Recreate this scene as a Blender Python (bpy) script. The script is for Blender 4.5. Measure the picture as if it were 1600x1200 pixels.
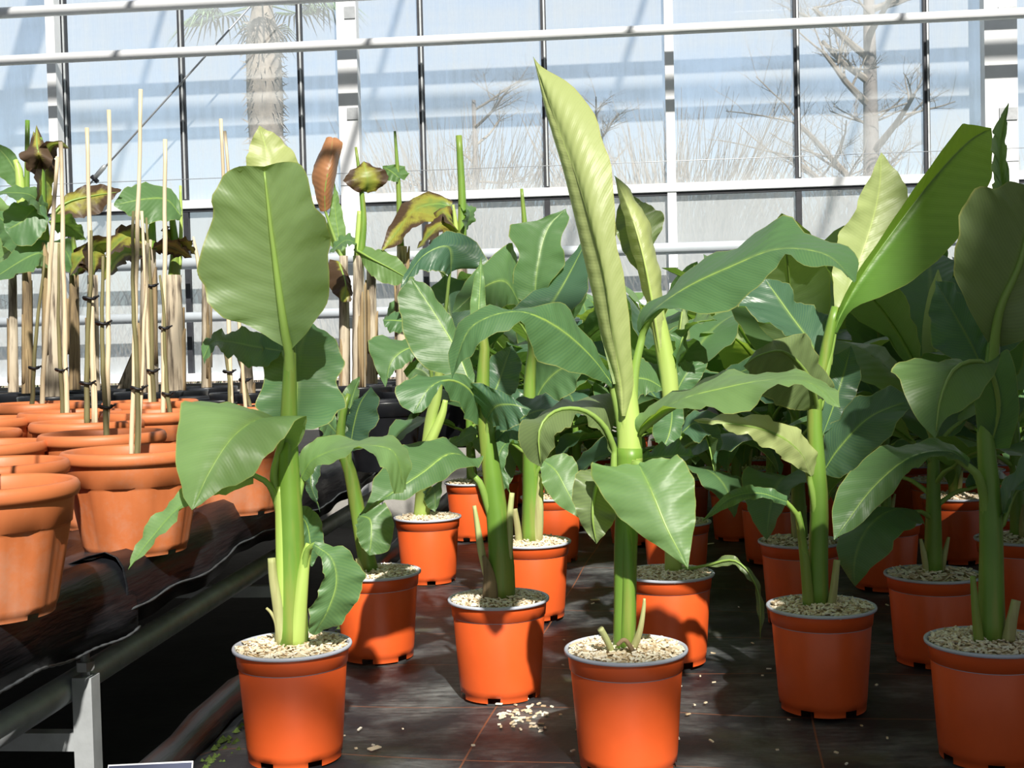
import bpy, bmesh, math, random
from mathutils import Vector, Matrix, Euler
random.seed(7)
for o in list(bpy.data.objects): bpy.data.objects.remove(o)
S = bpy.context.scene
COL = S.collection
PI = math.pi
R = math.radians
# ------------------------------------------------------------------ camera
F = 1900.0
CAM = Vector((0, 0, 0.895))
YAW, PITCH, ROLL = R(5.0), math.atan(57 / F), R(1.4)
f0 = Vector((-math.sin(YAW), math.cos(YAW), 0)); r0 = Vector((math.cos(YAW), math.sin(YAW), 0)); z0 = Vector((0, 0, 1))
fw = f0 * math.cos(PITCH) - z0 * math.sin(PITCH)
u0 = f0 * math.sin(PITCH) + z0 * math.cos(PITCH)
rt = r0 * math.cos(ROLL) - u0 * math.sin(ROLL)
up = u0 * math.cos(ROLL) + r0 * math.sin(ROLL)
cd = bpy.data.cameras.new('camera'); cam = bpy.data.objects.new('camera', cd); COL.objects.link(cam)
cd.sensor_width = 36; cd.lens = F / 1600 * 36; cd.clip_start = 0.05; cd.clip_end = 300
m3 = Matrix((rt, up, -fw)).transposed()
cam.matrix_world = Matrix.Translation(CAM) @ m3.to_4x4()
S.camera = cam
# ------------------------------------------------------------------ sky, sun, exposure
SUN_AZ, SUN_EL = R(17), R(41)          # light heads +Y, turned to -X; sun stands behind the camera to the right
sdir = Vector((-math.sin(SUN_AZ) * math.cos(SUN_EL), math.cos(SUN_AZ) * math.cos(SUN_EL), -math.sin(SUN_EL)))
W = bpy.data.worlds.new('World'); S.world = W; W.use_nodes = True
wn = W.node_tree.nodes; wl = W.node_tree.links
bg = wn['Background']
sky = wn.new('ShaderNodeTexSky'); sky.sky_type = 'NISHITA'; sky.sun_disc = False
sky.sun_elevation = SUN_EL; sky.sun_rotation = R(180) - SUN_AZ; sky.air_density = 1.0; sky.dust_density = 1.0
hz = wn.new('ShaderNodeMix'); hz.data_type = 'RGBA'; hz.inputs[0].default_value = 0.35; hz.inputs[7].default_value = (6.2, 6.6, 7.0, 1)   # thin high haze over the whole sky
wl.new(sky.outputs[0], hz.inputs[6]); wl.new(hz.outputs[2], bg.inputs[0]); bg.inputs[1].default_value = 0.24
sl = bpy.data.lights.new('sun', 'SUN'); sl.energy = 40.0; sl.angle = R(1.1); sl.color = (1, 0.95, 0.86)
so = bpy.data.objects.new('sun', sl); COL.objects.link(so); so.rotation_euler = sdir.to_track_quat('-Z', 'Y').to_euler(); so.location = (3, -8, 10)
S.view_settings.view_transform = 'Standard'; S.view_settings.look = 'None'
S.view_settings.exposure = -0.5; S.view_settings.gamma = 1.0; S.view_settings.use_curve_mapping = False

# ------------------------------------------------------------------ helpers
def ray(px, py): return fw + rt * ((px - 800) / F) - up * ((py - 600) / F)
def P(px, py, d): return CAM + ray(px, py) * d                       # pixel + distance along the lens axis -> point
def on_z(px, py, z):
    v = ray(px, py); return CAM + v * ((z - CAM.z) / v.z)
def on_y(px, py, y):
    v = ray(px, py); return CAM + v * (y / v.y)
def on_x(px, py, x):
    v = ray(px, py); return CAM + v * (x / v.x)
def depth(p): return (p - CAM).dot(fw)
def tag(o, label=None, cat=None, group=None, kind=None):
    if label: o['label'] = label
    if cat: o['category'] = cat
    if group: o['group'] = group
    if kind: o['kind'] = kind
    return o
def empty(name, loc=(0, 0, 0), label=None, cat=None, group=None, kind=None):
    o = bpy.data.objects.new(name, None); COL.objects.link(o); o.location = loc; o.empty_display_size = 0.1
    return tag(o, label, cat, group, kind)
def link(name, me, parent=None, loc=None):
    o = bpy.data.objects.new(name, me); COL.objects.link(o)
    if parent: o.parent = parent
    if loc is not None: o.location = loc
    return o
def mk(name, vs, fs, mat, parent=None, org=None, uv=None, smooth=True):
    org = Vector(org) if org is not None else Vector((0, 0, 0))
    me = bpy.data.meshes.new(name)
    me.from_pydata([tuple(Vector(v) - org) for v in vs], [], fs)
    if uv:
        l = me.uv_layers.new(name='UVMap')
        for p in me.polygons:
            for li in p.loop_indices: l.data[li].uv = uv[me.loops[li].vertex_index]
    if smooth: me.polygons.foreach_set('use_smooth', [True] * len(me.polygons))
    me.materials.append(mat); me.update()
    return link(name, me, parent)
class G:
    """collects simple shapes for ONE part"""
    def __init__(s): s.v = []; s.f = []
    def box(s, c, size, rot=None):
        n = len(s.v); c = Vector(c); h = Vector(size) / 2
        for x in (-1, 1):
            for y in (-1, 1):
                for z in (-1, 1):
                    q = Vector((x * h.x, y * h.y, z * h.z))
                    if rot is not None: q = rot @ q
                    s.v.append(c + q)
        s.f += [(n, n+1, n+3, n+2), (n+4, n+6, n+7, n+5), (n, n+4, n+5, n+1), (n+2, n+3, n+7, n+6), (n, n+2, n+6, n+4), (n+1, n+5, n+7, n+3)]
        return s
    def bar(s, a, b, w, h=None, upv=(0, 0, 1)):
        a = Vector(a); b = Vector(b); d = b - a; L = d.length; d.normalize(); h = h or w
        x = d.cross(Vector(upv))
        if x.length < 1e-4: x = Vector((1, 0, 0))
        x.normalize(); y = x.cross(d)
        rot = Matrix((x, d, y)).transposed()
        return s.box((a + b) / 2, (w, L, h), rot)
    def tube(s, pts, rad, seg=10, cap=True, lobes=0, lobe=0.0):
        pts = [Vector(p) for p in pts]; n = len(pts)
        if not isinstance(rad, (list, tuple)): rad = [rad] * n
        base = len(s.v); prev = None
        for i, p in enumerate(pts):
            d = (pts[min(i+1, n-1)] - pts[max(i-1, 0)]).normalized()
            if prev is None:
                x = d.cross(Vector((0, 0, 1)))
                if x.length < 0.05: x = Vector((1, 0, 0)) - d * d.x
            else: x = prev - d * prev.dot(d)
            x.normalize(); prev = x; y = d.cross(x)
            for k in range(seg):
                a = 2 * PI * k / seg; rr = rad[i] * (1 + lobe * math.cos(lobes * a))
                s.v.append(p + x * math.cos(a) * rr + y * math.sin(a) * rr)
        for i in range(n - 1):
            for k in range(seg):
                k2 = (k + 1) % seg
                s.f.append((base + i*seg + k, base + i*seg + k2, base + (i+1)*seg + k2, base + (i+1)*seg + k))
        if cap:
            s.f.append(tuple(base + k for k in reversed(range(seg)))); s.f.append(tuple(base + (n-1)*seg + k for k in range(seg)))
        return s
    def build(s, name, mat, parent=None, org=None, smooth=False):
        o = mk(name, s.v, s.f, mat, parent, org, None, smooth)
        return o
def lathe(prof, seg, mod=None):
    vs = []; fs = []; n = len(prof)
    for i, (r_, z_) in enumerate(prof):
        for k in range(seg):
            a = 2 * PI * k / seg; rr = r_ * (mod(i, a) if mod else 1)
            vs.append(Vector((rr * math.cos(a), rr * math.sin(a), z_)))
    for i in range(n - 1):
        for k in range(seg):
            k2 = (k + 1) % seg
            fs.append((i*seg + k, i*seg + k2, (i+1)*seg + k2, (i+1)*seg + k))
    return vs, fs
def catmull(pts, n):
    pts = [Vector(p) for p in pts]
    if len(pts) == 2: return [pts[0].lerp(pts[1], i / (n - 1)) for i in range(n)]
    # parametrise by chord length so unequal spacing stays smooth
    t = [0]
    for a, b in zip(pts, pts[1:]): t.append(t[-1] + max((b - a).length, 1e-5) ** 0.5)
    T = t[-1]; out = []
    for i in range(n):
        x = T * i / (n - 1); k = 0
        while k < len(pts) - 2 and x > t[k+1]: k += 1
        h = t[k+1] - t[k]; w = (x - t[k]) / h
        p0, p1 = pts[k], pts[k+1]
        m0 = (pts[k+1] - pts[k-1]) / (t[k+1] - t[k-1]) * h if k > 0 else (p1 - p0)
        m1 = (pts[k+2] - pts[k]) / (t[k+2] - t[k]) * h if k < len(pts) - 2 else (p1 - p0)
        out.append(p0*(2*w**3 - 3*w**2 + 1) + m0*(w**3 - 2*w**2 + w) + p1*(-2*w**3 + 3*w**2) + m1*(w**3 - w**2))
    return out
def copy_tree(o, parent=None):
    c = o.copy(); COL.objects.link(c); c.parent = parent
    for ch in o.children: copy_tree(ch, c)
    return c

# ------------------------------------------------------------------ materials
MATS = {}
def nodes(name):
    m = bpy.data.materials.new(name); m.use_nodes = True; MATS[name] = m
    nt = m.node_tree; return m, nt.nodes, nt.links, nt.nodes['Principled BSDF'], nt.nodes['Material Output']
def ramp(n, stops):
    r_ = n.new('ShaderNodeValToRGB'); e = r_.color_ramp.elements
    while len(e) < len(stops): e.new(0.5)
    for el, (p, c) in zip(e, stops): el.position = p; el.color = (*c, 1) if len(c) == 3 else c
    return r_
def math_(n, l, op, a, b=None, c=None):
    m = n.new('ShaderNodeMath'); m.operation = op
    for i, x in enumerate((a, b, c)):
        if x is None: continue
        if isinstance(x, (int, float)): m.inputs[i].default_value = x
        else: l.new(x, m.inputs[i])
    return m.outputs[0]
def mixc(n, l, f, a, b, mode='MIX'):
    m = n.new('ShaderNodeMix'); m.data_type = 'RGBA'; m.blend_type = mode
    for s_, x in ((m.inputs[0], f), (m.inputs[6], a), (m.inputs[7], b)):
        if isinstance(x, (int, float)): s_.default_value = x
        elif isinstance(x, tuple): s_.default_value = (*x, 1)
        else: l.new(x, s_)
    return m.outputs[2]
def noise(n, l, scale, detail=3, vec=None, rough=0.55, sc3=None):
    t = n.new('ShaderNodeTexNoise'); t.inputs['Scale'].default_value = scale; t.inputs['Detail'].default_value = detail; t.inputs['Roughness'].default_value = rough
    if vec is None:
        vec = n.new('ShaderNodeTexCoord').outputs['Object']
    if sc3:
        mp = n.new('ShaderNodeMapping'); mp.inputs['Scale'].default_value = sc3; l.new(vec, mp.inputs[0]); vec = mp.outputs[0]
    l.new(vec, t.inputs['Vector']); return t.outputs['Fac']
def plain(name, col, rough=0.5, var=0.25, scale=8, bump=0.0, metal=0.0, sc3=None, spec=0.5):
    m, n, l, b, o = nodes(name)
    nz = noise(n, l, scale, 4, sc3=sc3)
    r_ = ramp(n, [(0.25, tuple(c * (1 - var) for c in col)), (0.75, tuple(min(1, c * (1 + var)) for c in col))])
    l.new(nz, r_.inputs[0]); l.new(r_.outputs[0], b.inputs['Base Color'])
    b.inputs['Roughness'].default_value = rough; b.inputs['Metallic'].default_value = metal
    b.inputs['Specular IOR Level'].default_value = spec
    if bump:
        bp = n.new('ShaderNodeBump'); bp.inputs['Strength'].default_value = bump; bp.inputs['Distance'].default_value = 0.01
        l.new(noise(n, l, scale * 5, 4, sc3=sc3), bp.inputs['Height']); l.new(bp.outputs[0], b.inputs['Normal'])
    return m
def leafmat(name, top, under, trans, edge=(0.5, 0.48, 0.12), rib=(0.3, 0.45, 0.12), tw=0.35, brown=0.0, rough=0.43):
    """banana leaf: U = metres from the midrib, V = metres along it"""
    m, n, l, b, o = nodes(name)
    uvn = n.new('ShaderNodeUVMap'); sep = n.new('ShaderNodeSeparateXYZ'); l.new(uvn.outputs[0], sep.inputs[0])
    au = math_(n, l, 'ABSOLUTE', sep.outputs[0])
    a = math_(n, l, 'SUBTRACT', sep.outputs[1], math_(n, l, 'MULTIPLY', math_(n, l, 'POWER', math_(n, l, 'ADD', au, 0.001), 1.25), 0.8))
    nz = noise(n, l, 9, 3)
    aw = math_(n, l, 'ADD', a, math_(n, l, 'MULTIPLY', nz, 0.012))
    fine = math_(n, l, 'SINE', math_(n, l, 'MULTIPLY', aw, 2 * PI / 0.0075))
    wide = math_(n, l, 'SINE', math_(n, l, 'MULTIPLY', aw, 2 * PI / 0.034))
    hgt = math_(n, l, 'ADD', math_(n, l, 'MULTIPLY', fine, 0.035), math_(n, l, 'ADD', math_(n, l, 'MULTIPLY', wide, 0.26), math_(n, l, 'MULTIPLY', noise(n, l, 14, 3), 1.6)))
    bp = n.new('ShaderNodeBump'); bp.inputs['Strength'].default_value = 0.45; bp.inputs['Distance'].default_value = 0.003
    l.new(hgt, bp.inputs['Height'])
    geo = n.new('ShaderNodeNewGeometry')
    oi = n.new('ShaderNodeObjectInfo')
    t2 = mixc(n, l, math_(n, l, 'MULTIPLY', oi.outputs['Random'], 0.6), top, tuple(c * q for c, q in zip(top, (1.5, 1.15, 0.8))))
    t2 = mixc(n, l, math_(n, l, 'MULTIPLY', noise(n, l, 4, 2), 0.35), t2, under)
    col = mixc(n, l, geo.outputs['Backfacing'], t2, under)
    st = math_(n, l, 'MULTIPLY', math_(n, l, 'ADD', fine, 1), 0.06)
    col = mixc(n, l, st, col, rib)
    # pale midrib line and yellow margin (attribute 'edge' runs 0 midrib .. 1 margin)
    at = n.new('ShaderNodeAttribute'); at.attribute_name = 'edge'
    mr = ramp(n, [(0.01, (0.5, 0.5, 0.5)), (0.09, (0, 0, 0))]); l.new(at.outputs['Fac'], mr.inputs[0])
    er = ramp(n, [(0.965, (0, 0, 0)), (1.0, (0.6, 0.6, 0.6))]); l.new(at.outputs['Fac'], er.inputs[0])
    col = mixc(n, l, mr.outputs[0], col, rib); col = mixc(n, l, er.outputs[0], col, edge)
    tcol = trans
    if brown > 0:
        bn = noise(n, l, 3.2, 5, sc3=(1, 1, 1)); bs = math_(n, l, 'ADD', bn, math_(n, l, 'MULTIPLY', at.outputs['Fac'], 0.22))
        bs = math_(n, l, 'ADD', bs, math_(n, l, 'MULTIPLY', fine, 0.03))
        yr = ramp(n, [(0.62 - brown * 0.28, (0, 0, 0)), (0.76 - brown * 0.25, (1, 1, 1))]); l.new(bs, yr.inputs[0])
        br = ramp(n, [(0.74 - brown * 0.26, (0, 0, 0)), (0.80 - brown * 0.24, (1, 1, 1))]); l.new(bs, br.inputs[0])
        col = mixc(n, l, yr.outputs[0], col, (0.45, 0.42, 0.06)); col = mixc(n, l, br.outputs[0], col, (0.09, 0.055, 0.03))
        tcol = mixc(n, l, br.outputs[0], trans, (0.1, 0.05, 0.02))
    l.new(col, b.inputs['Base Color']); b.inputs['Roughness'].default_value = rough
    b.inputs['Specular IOR Level'].default_value = 0.5
    l.new(bp.outputs[0], b.inputs['Normal'])
    tr = n.new('ShaderNodeBsdfTranslucent')
    if isinstance(tcol, tuple): tr.inputs[0].default_value = (*tcol, 1)
    else: l.new(tcol, tr.inputs[0])
    l.new(bp.outputs[0], tr.inputs[1])
    mx = n.new('ShaderNodeMixShader'); mx.inputs[0].default_value = tw
    l.new(b.outputs[0], mx.inputs[1]); l.new(tr.outputs[0], mx.inputs[2]); l.new(mx.outputs[0], o.inputs[0])
    return m
leafmat('leaf', (0.070, 0.175, 0.085), (0.14, 0.25, 0.085), (0.30, 0.55, 0.06), tw=0.30)
leafmat('leaf_pale', (0.165, 0.335, 0.145), (0.20, 0.30, 0.14), (0.50, 0.75, 0.08), tw=0.40)
leafmat('leaf_lime', (0.13, 0.31, 0.06), (0.18, 0.35, 0.08), (0.55, 0.8, 0.05), tw=0.4)
leafmat('leaf_young', (0.40, 0.53, 0.24), (0.42, 0.53, 0.26), (0.6, 0.75, 0.2), rib=(0.62, 0.66, 0.3), tw=0.38, rough=0.42)
leafmat('leaf_blue', (0.045, 0.12, 0.095), (0.10, 0.20, 0.08), (0.22, 0.45, 0.06), tw=0.26, rough=0.34)
leafmat('leaf_worn', (0.07, 0.2, 0.06), (0.16, 0.26, 0.08), (0.4, 0.5, 0.06), brown=0.75)
leafmat('leaf_spotted', (0.08, 0.2, 0.08), (0.15, 0.21, 0.085), (0.3, 0.4, 0.08), tw=0.22)
leafmat('leaf_scorched', (0.08, 0.2, 0.08), (0.15, 0.2, 0.09), (0.3, 0.4, 0.08), brown=0.12)
leafmat('leaf_dead', (0.10, 0.06, 0.04), (0.22, 0.15, 0.08), (0.2, 0.1, 0.04), brown=0.9, tw=0.12, rough=0.7)
leafmat('leaf_rust', (0.36, 0.17, 0.09), (0.4, 0.26, 0.12), (0.5, 0.3, 0.1), rib=(0.5, 0.3, 0.15), tw=0.2, rough=0.35)
def stemmat(name, c0, c1, streak=(0.35, 0.30, 0.08), amt=0.25, rough=0.4):
    m, n, l, b, o = nodes(name)
    nz = noise(n, l, 3, 3); r_ = ramp(n, [(0.3, c0), (0.7, c1)]); l.new(nz, r_.inputs[0])
    s2 = noise(n, l, 30, 5, sc3=(1, 1, 0.08)); sr = ramp(n, [(0.47, (0, 0, 0)), (0.62, (amt, amt, amt))]); l.new(s2, sr.inputs[0])
    col = mixc(n, l, sr.outputs[0], r_.outputs[0], streak)
    l.new(col, b.inputs['Base Color']); b.inputs['Roughness'].default_value = rough
    bp = n.new('ShaderNodeBump'); bp.inputs['Strength'].default_value = 0.4; bp.inputs['Distance'].default_value = 0.003
    l.new(s2, bp.inputs['Height']); l.new(bp.outputs[0], b.inputs['Normal'])
    b.inputs['Subsurface Weight'].default_value = 0.0
    return m
stemmat('stem', (0.11, 0.23, 0.03), (0.20, 0.35, 0.05), amt=0.4)
stemmat('stem_bright', (0.36, 0.52, 0.10), (0.48, 0.62, 0.18), amt=0.1)
stemmat('midrib', (0.20, 0.34, 0.06), (0.28, 0.42, 0.10), amt=0.08)
stemmat('stub', (0.42, 0.48, 0.18), (0.55, 0.55, 0.28), streak=(0.2, 0.13, 0.05), amt=0.5, rough=0.6)
stemmat('dry_sheath', (0.25, 0.17, 0.09), (0.36, 0.27, 0.14), streak=(0.07, 0.05, 0.03), amt=0.8, rough=0.8)
stemmat('dry_trunk', (0.46, 0.38, 0.27), (0.64, 0.56, 0.43), streak=(0.07, 0.05, 0.035), amt=0.9, rough=0.85)
stemmat('bamboo', (0.70, 0.56, 0.36), (0.80, 0.68, 0.48), streak=(0.3, 0.2, 0.1), amt=0.4, rough=0.5)
stemmat('bark', (0.16, 0.14, 0.06), (0.24, 0.22, 0.09), streak=(0.07, 0.05, 0.03), amt=0.6, rough=0.6)
plain('pot_orange', (0.76, 0.112, 0.022), 0.36, 0.10, 6)
plain('pot_rim', (0.52, 0.55, 0.64), 0.4, 0.06, 10)
plain('black_plastic', (0.012, 0.013, 0.016), 0.3, 0.4, 6)
plain('black_tie', (0.01, 0.01, 0.012), 0.5, 0.2, 6)
plain('soil', (0.16, 0.10, 0.065), 0.95, 0.5, 25, 0.8)
plain('mulch_bed', (0.5, 0.36, 0.2), 0.9, 0.5, 40, 0.8)
plain('steel', (0.42, 0.44, 0.46), 0.45, 0.2, 10, 0.1, 0.6)
plain('galvanised', (0.50, 0.53, 0.55), 0.5, 0.15, 14, 0.05, 0.35)
plain('white_paint', (0.80, 0.82, 0.85), 0.45, 0.06, 5)
plain('grey_pipe', (0.50, 0.55, 0.60), 0.4, 0.08, 5)
plain('dark_gasket', (0.03, 0.032, 0.04), 0.5, 0.4, 9)
plain('concrete', (0.32, 0.31, 0.29), 0.9, 0.2, 6, 0.3)
plain('dark_floor', (0.02, 0.019, 0.018), 0.9, 0.4, 4, 0.3)
plain('added_shade_cloth', (0.35, 0.36, 0.37), 0.7, 0.1, 20)
plain('strip', (0.07, 0.078, 0.085), 0.4, 0.3, 30)
plain('wire', (0.45, 0.47, 0.5), 0.4, 0.1, 5, 0, 0.5)
plain('sign_blue', (0.03, 0.04, 0.09), 0.35, 0.1, 5)
plain('moss', (0.10, 0.16, 0.03), 0.95, 0.5, 60, 0.6)
plain('grass', (0.07, 0.09, 0.035), 0.95, 0.4, 3, 0.3)
plain('tree_bark', (0.075, 0.065, 0.06), 0.9, 0.3, 4, 0.4)
plain('palm_fibre', (0.10, 0.085, 0.07), 0.95, 0.4, 12, 0.6)
plain('palm_leaf', (0.05, 0.085, 0.04), 0.6, 0.4, 2)
plain('twigs', (0.085, 0.07, 0.055), 0.9, 0.4, 2)
plain('conifer', (0.03, 0.05, 0.035), 0.9, 0.4, 3)
def terracotta():
    m, n, l, b, o = nodes('terracotta')
    nz = noise(n, l, 5, 5); r_ = ramp(n, [(0.3, (0.52, 0.145, 0.045)), (0.7, (0.64, 0.20, 0.07))]); l.new(nz, r_.inputs[0])
    tc = n.new('ShaderNodeTexCoord'); sp = n.new('ShaderNodeSeparateXYZ'); l.new(tc.outputs['Object'], sp.inputs[0])
    d = noise(n, l, 9, 6, rough=0.7); dz = math_(n, l, 'SUBTRACT', d, math_(n, l, 'MULTIPLY', sp.outputs[2], 0.5))
    dr = ramp(n, [(0.42, (0, 0, 0)), (0.66, (0.4, 0.4, 0.4))]); l.new(dz, dr.inputs[0])          # lime bloom low on the pot
    l.new(mixc(n, l, dr.outputs[0], r_.outputs[0], (0.5, 0.33, 0.25)), b.inputs['Base Color']); b.inputs['Roughness'].default_value = 0.5
terracotta()
def chips():
    m, n, l, b, o = nodes('wood_chip')
    g = n.new('ShaderNodeNewGeometry')
    r_ = ramp(n, [(0.0, (0.40, 0.28, 0.15)), (0.18, (0.74, 0.60, 0.40)), (0.6, (0.88, 0.78, 0.60)), (1, (0.93, 0.88, 0.76))])
    l.new(g.outputs['Random Per Island'], r_.inputs[0]); l.new(r_.outputs[0], b.inputs['Base Color']); b.inputs['Roughness'].default_value = 0.8
chips()
def groundcover():
    m, n, l, b, o = nodes('ground_cover')
    tc = n.new('ShaderNodeTexCoord'); vec = tc.outputs['Object']
    mp = n.new('ShaderNodeMapping'); mp.inputs['Rotation'].default_value = (0, 0, R(5)); l.new(vec, mp.inputs[0])
    sp = n.new('ShaderNodeSeparateXYZ'); l.new(mp.outputs[0], sp.inputs[0])
    wx = math_(n, l, 'SINE', math_(n, l, 'MULTIPLY', sp.outputs[0], 2 * PI / 0.004)); wy = math_(n, l, 'SINE', math_(n, l, 'MULTIPLY', sp.outputs[1], 2 * PI / 0.004))
    weave = math_(n, l, 'MULTIPLY', wx, wy)
    dust = noise(n, l, 3.2, 6, vec, 0.62); dr = ramp(n, [(0.44, (0, 0, 0)), (0.66, (1, 1, 1))]); l.new(dust, dr.inputs[0])
    st = noise(n, l, 14, 5, vec, 0.7, (1, 4, 1)); dr2 = ramp(n, [(0.35, (0.15, 0.15, 0.15)), (0.7, (0.9, 0.9, 0.9))]); l.new(st, dr2.inputs[0])
    f = math_(n, l, 'MULTIPLY', dr.outputs[0], dr2.outputs[0])
    col = mixc(n, l, f, (0.011, 0.0135, 0.018), (0.27, 0.285, 0.28))
    gm = noise(n, l, 2.1, 5, vec, 0.6); gr = ramp(n, [(0.56, (0, 0, 0)), (0.72, (0.55, 0.55, 0.55))]); l.new(gm, gr.inputs[0])
    col = mixc(n, l, gr.outputs[0], col, (0.10, 0.11, 0.035))
    col = mixc(n, l, math_(n, l, 'MULTIPLY', math_(n, l, 'ADD', weave, 1), 0.12), col, (0.03, 0.03, 0.03))
    # woven brown guide threads
    def line(src, per, off, w):
        k = math_(n, l, 'PINGPONG', math_(n, l, 'ADD', src, off), per / 2); return math_(n, l, 'LESS_THAN', k, w / 2)
    q1, q2 = on_z(745, 1150, 0), on_z(771, 1102, 0); cc, ss = math.cos(R(5)), math.sin(R(5))
    th = math_(n, l, 'MAXIMUM', line(sp.outputs[0], 0.77, -(cc*q1.x - ss*q1.y), 0.0045), line(sp.outputs[1], 0.38, -(ss*q2.x + cc*q2.y), 0.0045))
    dash = math_(n, l, 'MULTIPLY', th, math_(n, l, 'MULTIPLY_ADD', weave, 0.2, 0.7))
    col = mixc(n, l, dash, col, (0.30, 0.11, 0.05))
    l.new(col, b.inputs['Base Color']); b.inputs['Roughness'].default_value = 0.5
    bp = n.new('ShaderNodeBump'); bp.inputs['Strength'].default_value = 0.5; bp.inputs['Distance'].default_value = 0.02
    l.new(math_(n, l, 'ADD', noise(n, l, 7, 4, vec), math_(n, l, 'MULTIPLY', weave, 0.02)), bp.inputs['Height']); l.new(bp.outputs[0], b.inputs['Normal'])
groundcover()
def tarp():
    m, n, l, b, o = nodes('tarp')
    vec = n.new('ShaderNodeTexCoord').outputs['Object']
    nz = noise(n, l, 6, 5, vec, 0.6, (1, 0.3, 1)); r_ = ramp(n, [(0.5, (0.010, 0.011, 0.014)), (0.8, (0.05, 0.053, 0.06))]); l.new(nz, r_.inputs[0])
    l.new(r_.outputs[0], b.inputs['Base Color']); b.inputs['Roughness'].default_value = 0.40; b.inputs['Specular IOR Level'].default_value = 0.3
    bp = n.new('ShaderNodeBump'); bp.inputs['Strength'].default_value = 0.35; bp.inputs['Distance'].default_value = 0.015
    l.new(noise(n, l, 26, 3, vec, 0.55, (1.2, 0.10, 1.2)), bp.inputs['Height']); l.new(bp.outputs[0], b.inputs['Normal'])
tarp()
def glass(name, dirt0, dirt1, tint=(0.93, 0.97, 1.0), dcol=(0.86, 0.88, 0.88)):
    m, n, l, b, o = nodes(name)
    vec = n.new('ShaderNodeTexCoord').outputs['Object']
    big = noise(n, l, 0.9, 4, vec, 0.6, (1, 1, 1.6)); st = noise(n, l, 18, 5, vec, 0.7, (1, 1, 0.05)); hz = noise(n, l, 2.2, 3, vec, 0.5, (0.25, 1, 2.2))
    s = math_(n, l, 'ADD', math_(n, l, 'ADD', math_(n, l, 'MULTIPLY', big, 0.45), math_(n, l, 'MULTIPLY', st, 0.3)), math_(n, l, 'MULTIPLY', hz, 0.25))
    r_ = ramp(n, [(0.38, (dirt0,) * 3), (0.64, (dirt1,) * 3)]); l.new(s, r_.inputs[0])
    t = n.new('ShaderNodeBsdfTransparent'); t.inputs[0].default_value = (*tint, 1)
    d = n.new('ShaderNodeBsdfDiffuse'); d.inputs[0].default_value = (*dcol, 1)
    tl = n.new('ShaderNodeBsdfTranslucent'); tl.inputs[0].default_value = (0.8, 0.84, 0.86, 1)
    dm = n.new('ShaderNodeMixShader'); dm.inputs[0].default_value = 0.55; l.new(d.outputs[0], dm.inputs[1]); l.new(tl.outputs[0], dm.inputs[2])
    mx = n.new('ShaderNodeMixShader'); l.new(r_.outputs[0], mx.inputs[0]); l.new(t.outputs[0], mx.inputs[1]); l.new(dm.outputs[0], mx.inputs[2])
    g = n.new('ShaderNodeBsdfGlossy'); g.inputs['Roughness'].default_value = 0.05
    fr = n.new('ShaderNodeLayerWeight'); fr.inputs[0].default_value = 0.5
    m2 = n.new('ShaderNodeMixShader'); l.new(math_(n, l, 'MULTIPLY_ADD', math_(n, l, 'POWER', fr.outputs['Facing'], 5.0), 0.6, 0.03), m2.inputs[0]); l.new(mx.outputs[0], m2.inputs[1]); l.new(g.outputs[0], m2.inputs[2])
    l.new(m2.outputs[0], o.inputs[0]); return m
glass('dirty_glass', 0.32, 0.74)
glass('frosted_glass', 0.74, 0.90, dcol=(0.78, 0.82, 0.84))
glass('roof_glass', 0.01, 0.03, tint=(0.25, 0.25, 0.25), dcol=(0.5, 0.5, 0.5))     # unseen roof and side panes, grey tint added to dim the daylight indoors
M = MATS

# ------------------------------------------------------------------ the setting
WY = 10.5                      # glazed far wall
BENCH_X, BENCH_Z = -1.49, 0.277
BED_X = -0.99
GND = -0.62
def slab(name, x0, x1, y0, y1, z0, z1, mat, kind='structure'):
    return tag(G().box(((x0+x1)/2, (y0+y1)/2, (z0+z1)/2), (x1-x0, y1-y0, z1-z0)).build(name, mat), kind=kind)
slab('floor', -7.3, 7.3, -8, WY, GND - 0.1, GND, M['dark_floor'])
# raised bed covered with woven ground cover: a softly uneven sheet
def bed():
    x0, x1, y0, y1 = BED_X, 7.0, -4.0, WY - 0.35
    nx, ny = 90, 150; vs = []; fs = []
    for j in range(ny + 1):
        for i in range(nx + 1):
            x = x0 + (x1-x0) * (i/nx) ** 1.3; y = y0 + (y1-y0) * j/ny
            z = -0.006 + 0.004*math.sin(x*7+y*3) + 0.003*math.sin(y*9-x*4) - 0.02*math.exp(-((x-x0)/0.05)**2)
            vs.append((x, y, min(z, 0.0)))
    for j in range(ny):
        for i in range(nx):
            a = j*(nx+1)+i; fs.append((a, a+1, a+nx+2, a+nx+1))
    o = mk('floor_bed', vs, fs, M['ground_cover']); tag(o, kind='structure')
    slab('floor_bed_base', x0 + 0.01, x1, y0, y1, GND, -0.05, M['dark_floor'])
bed()
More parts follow.
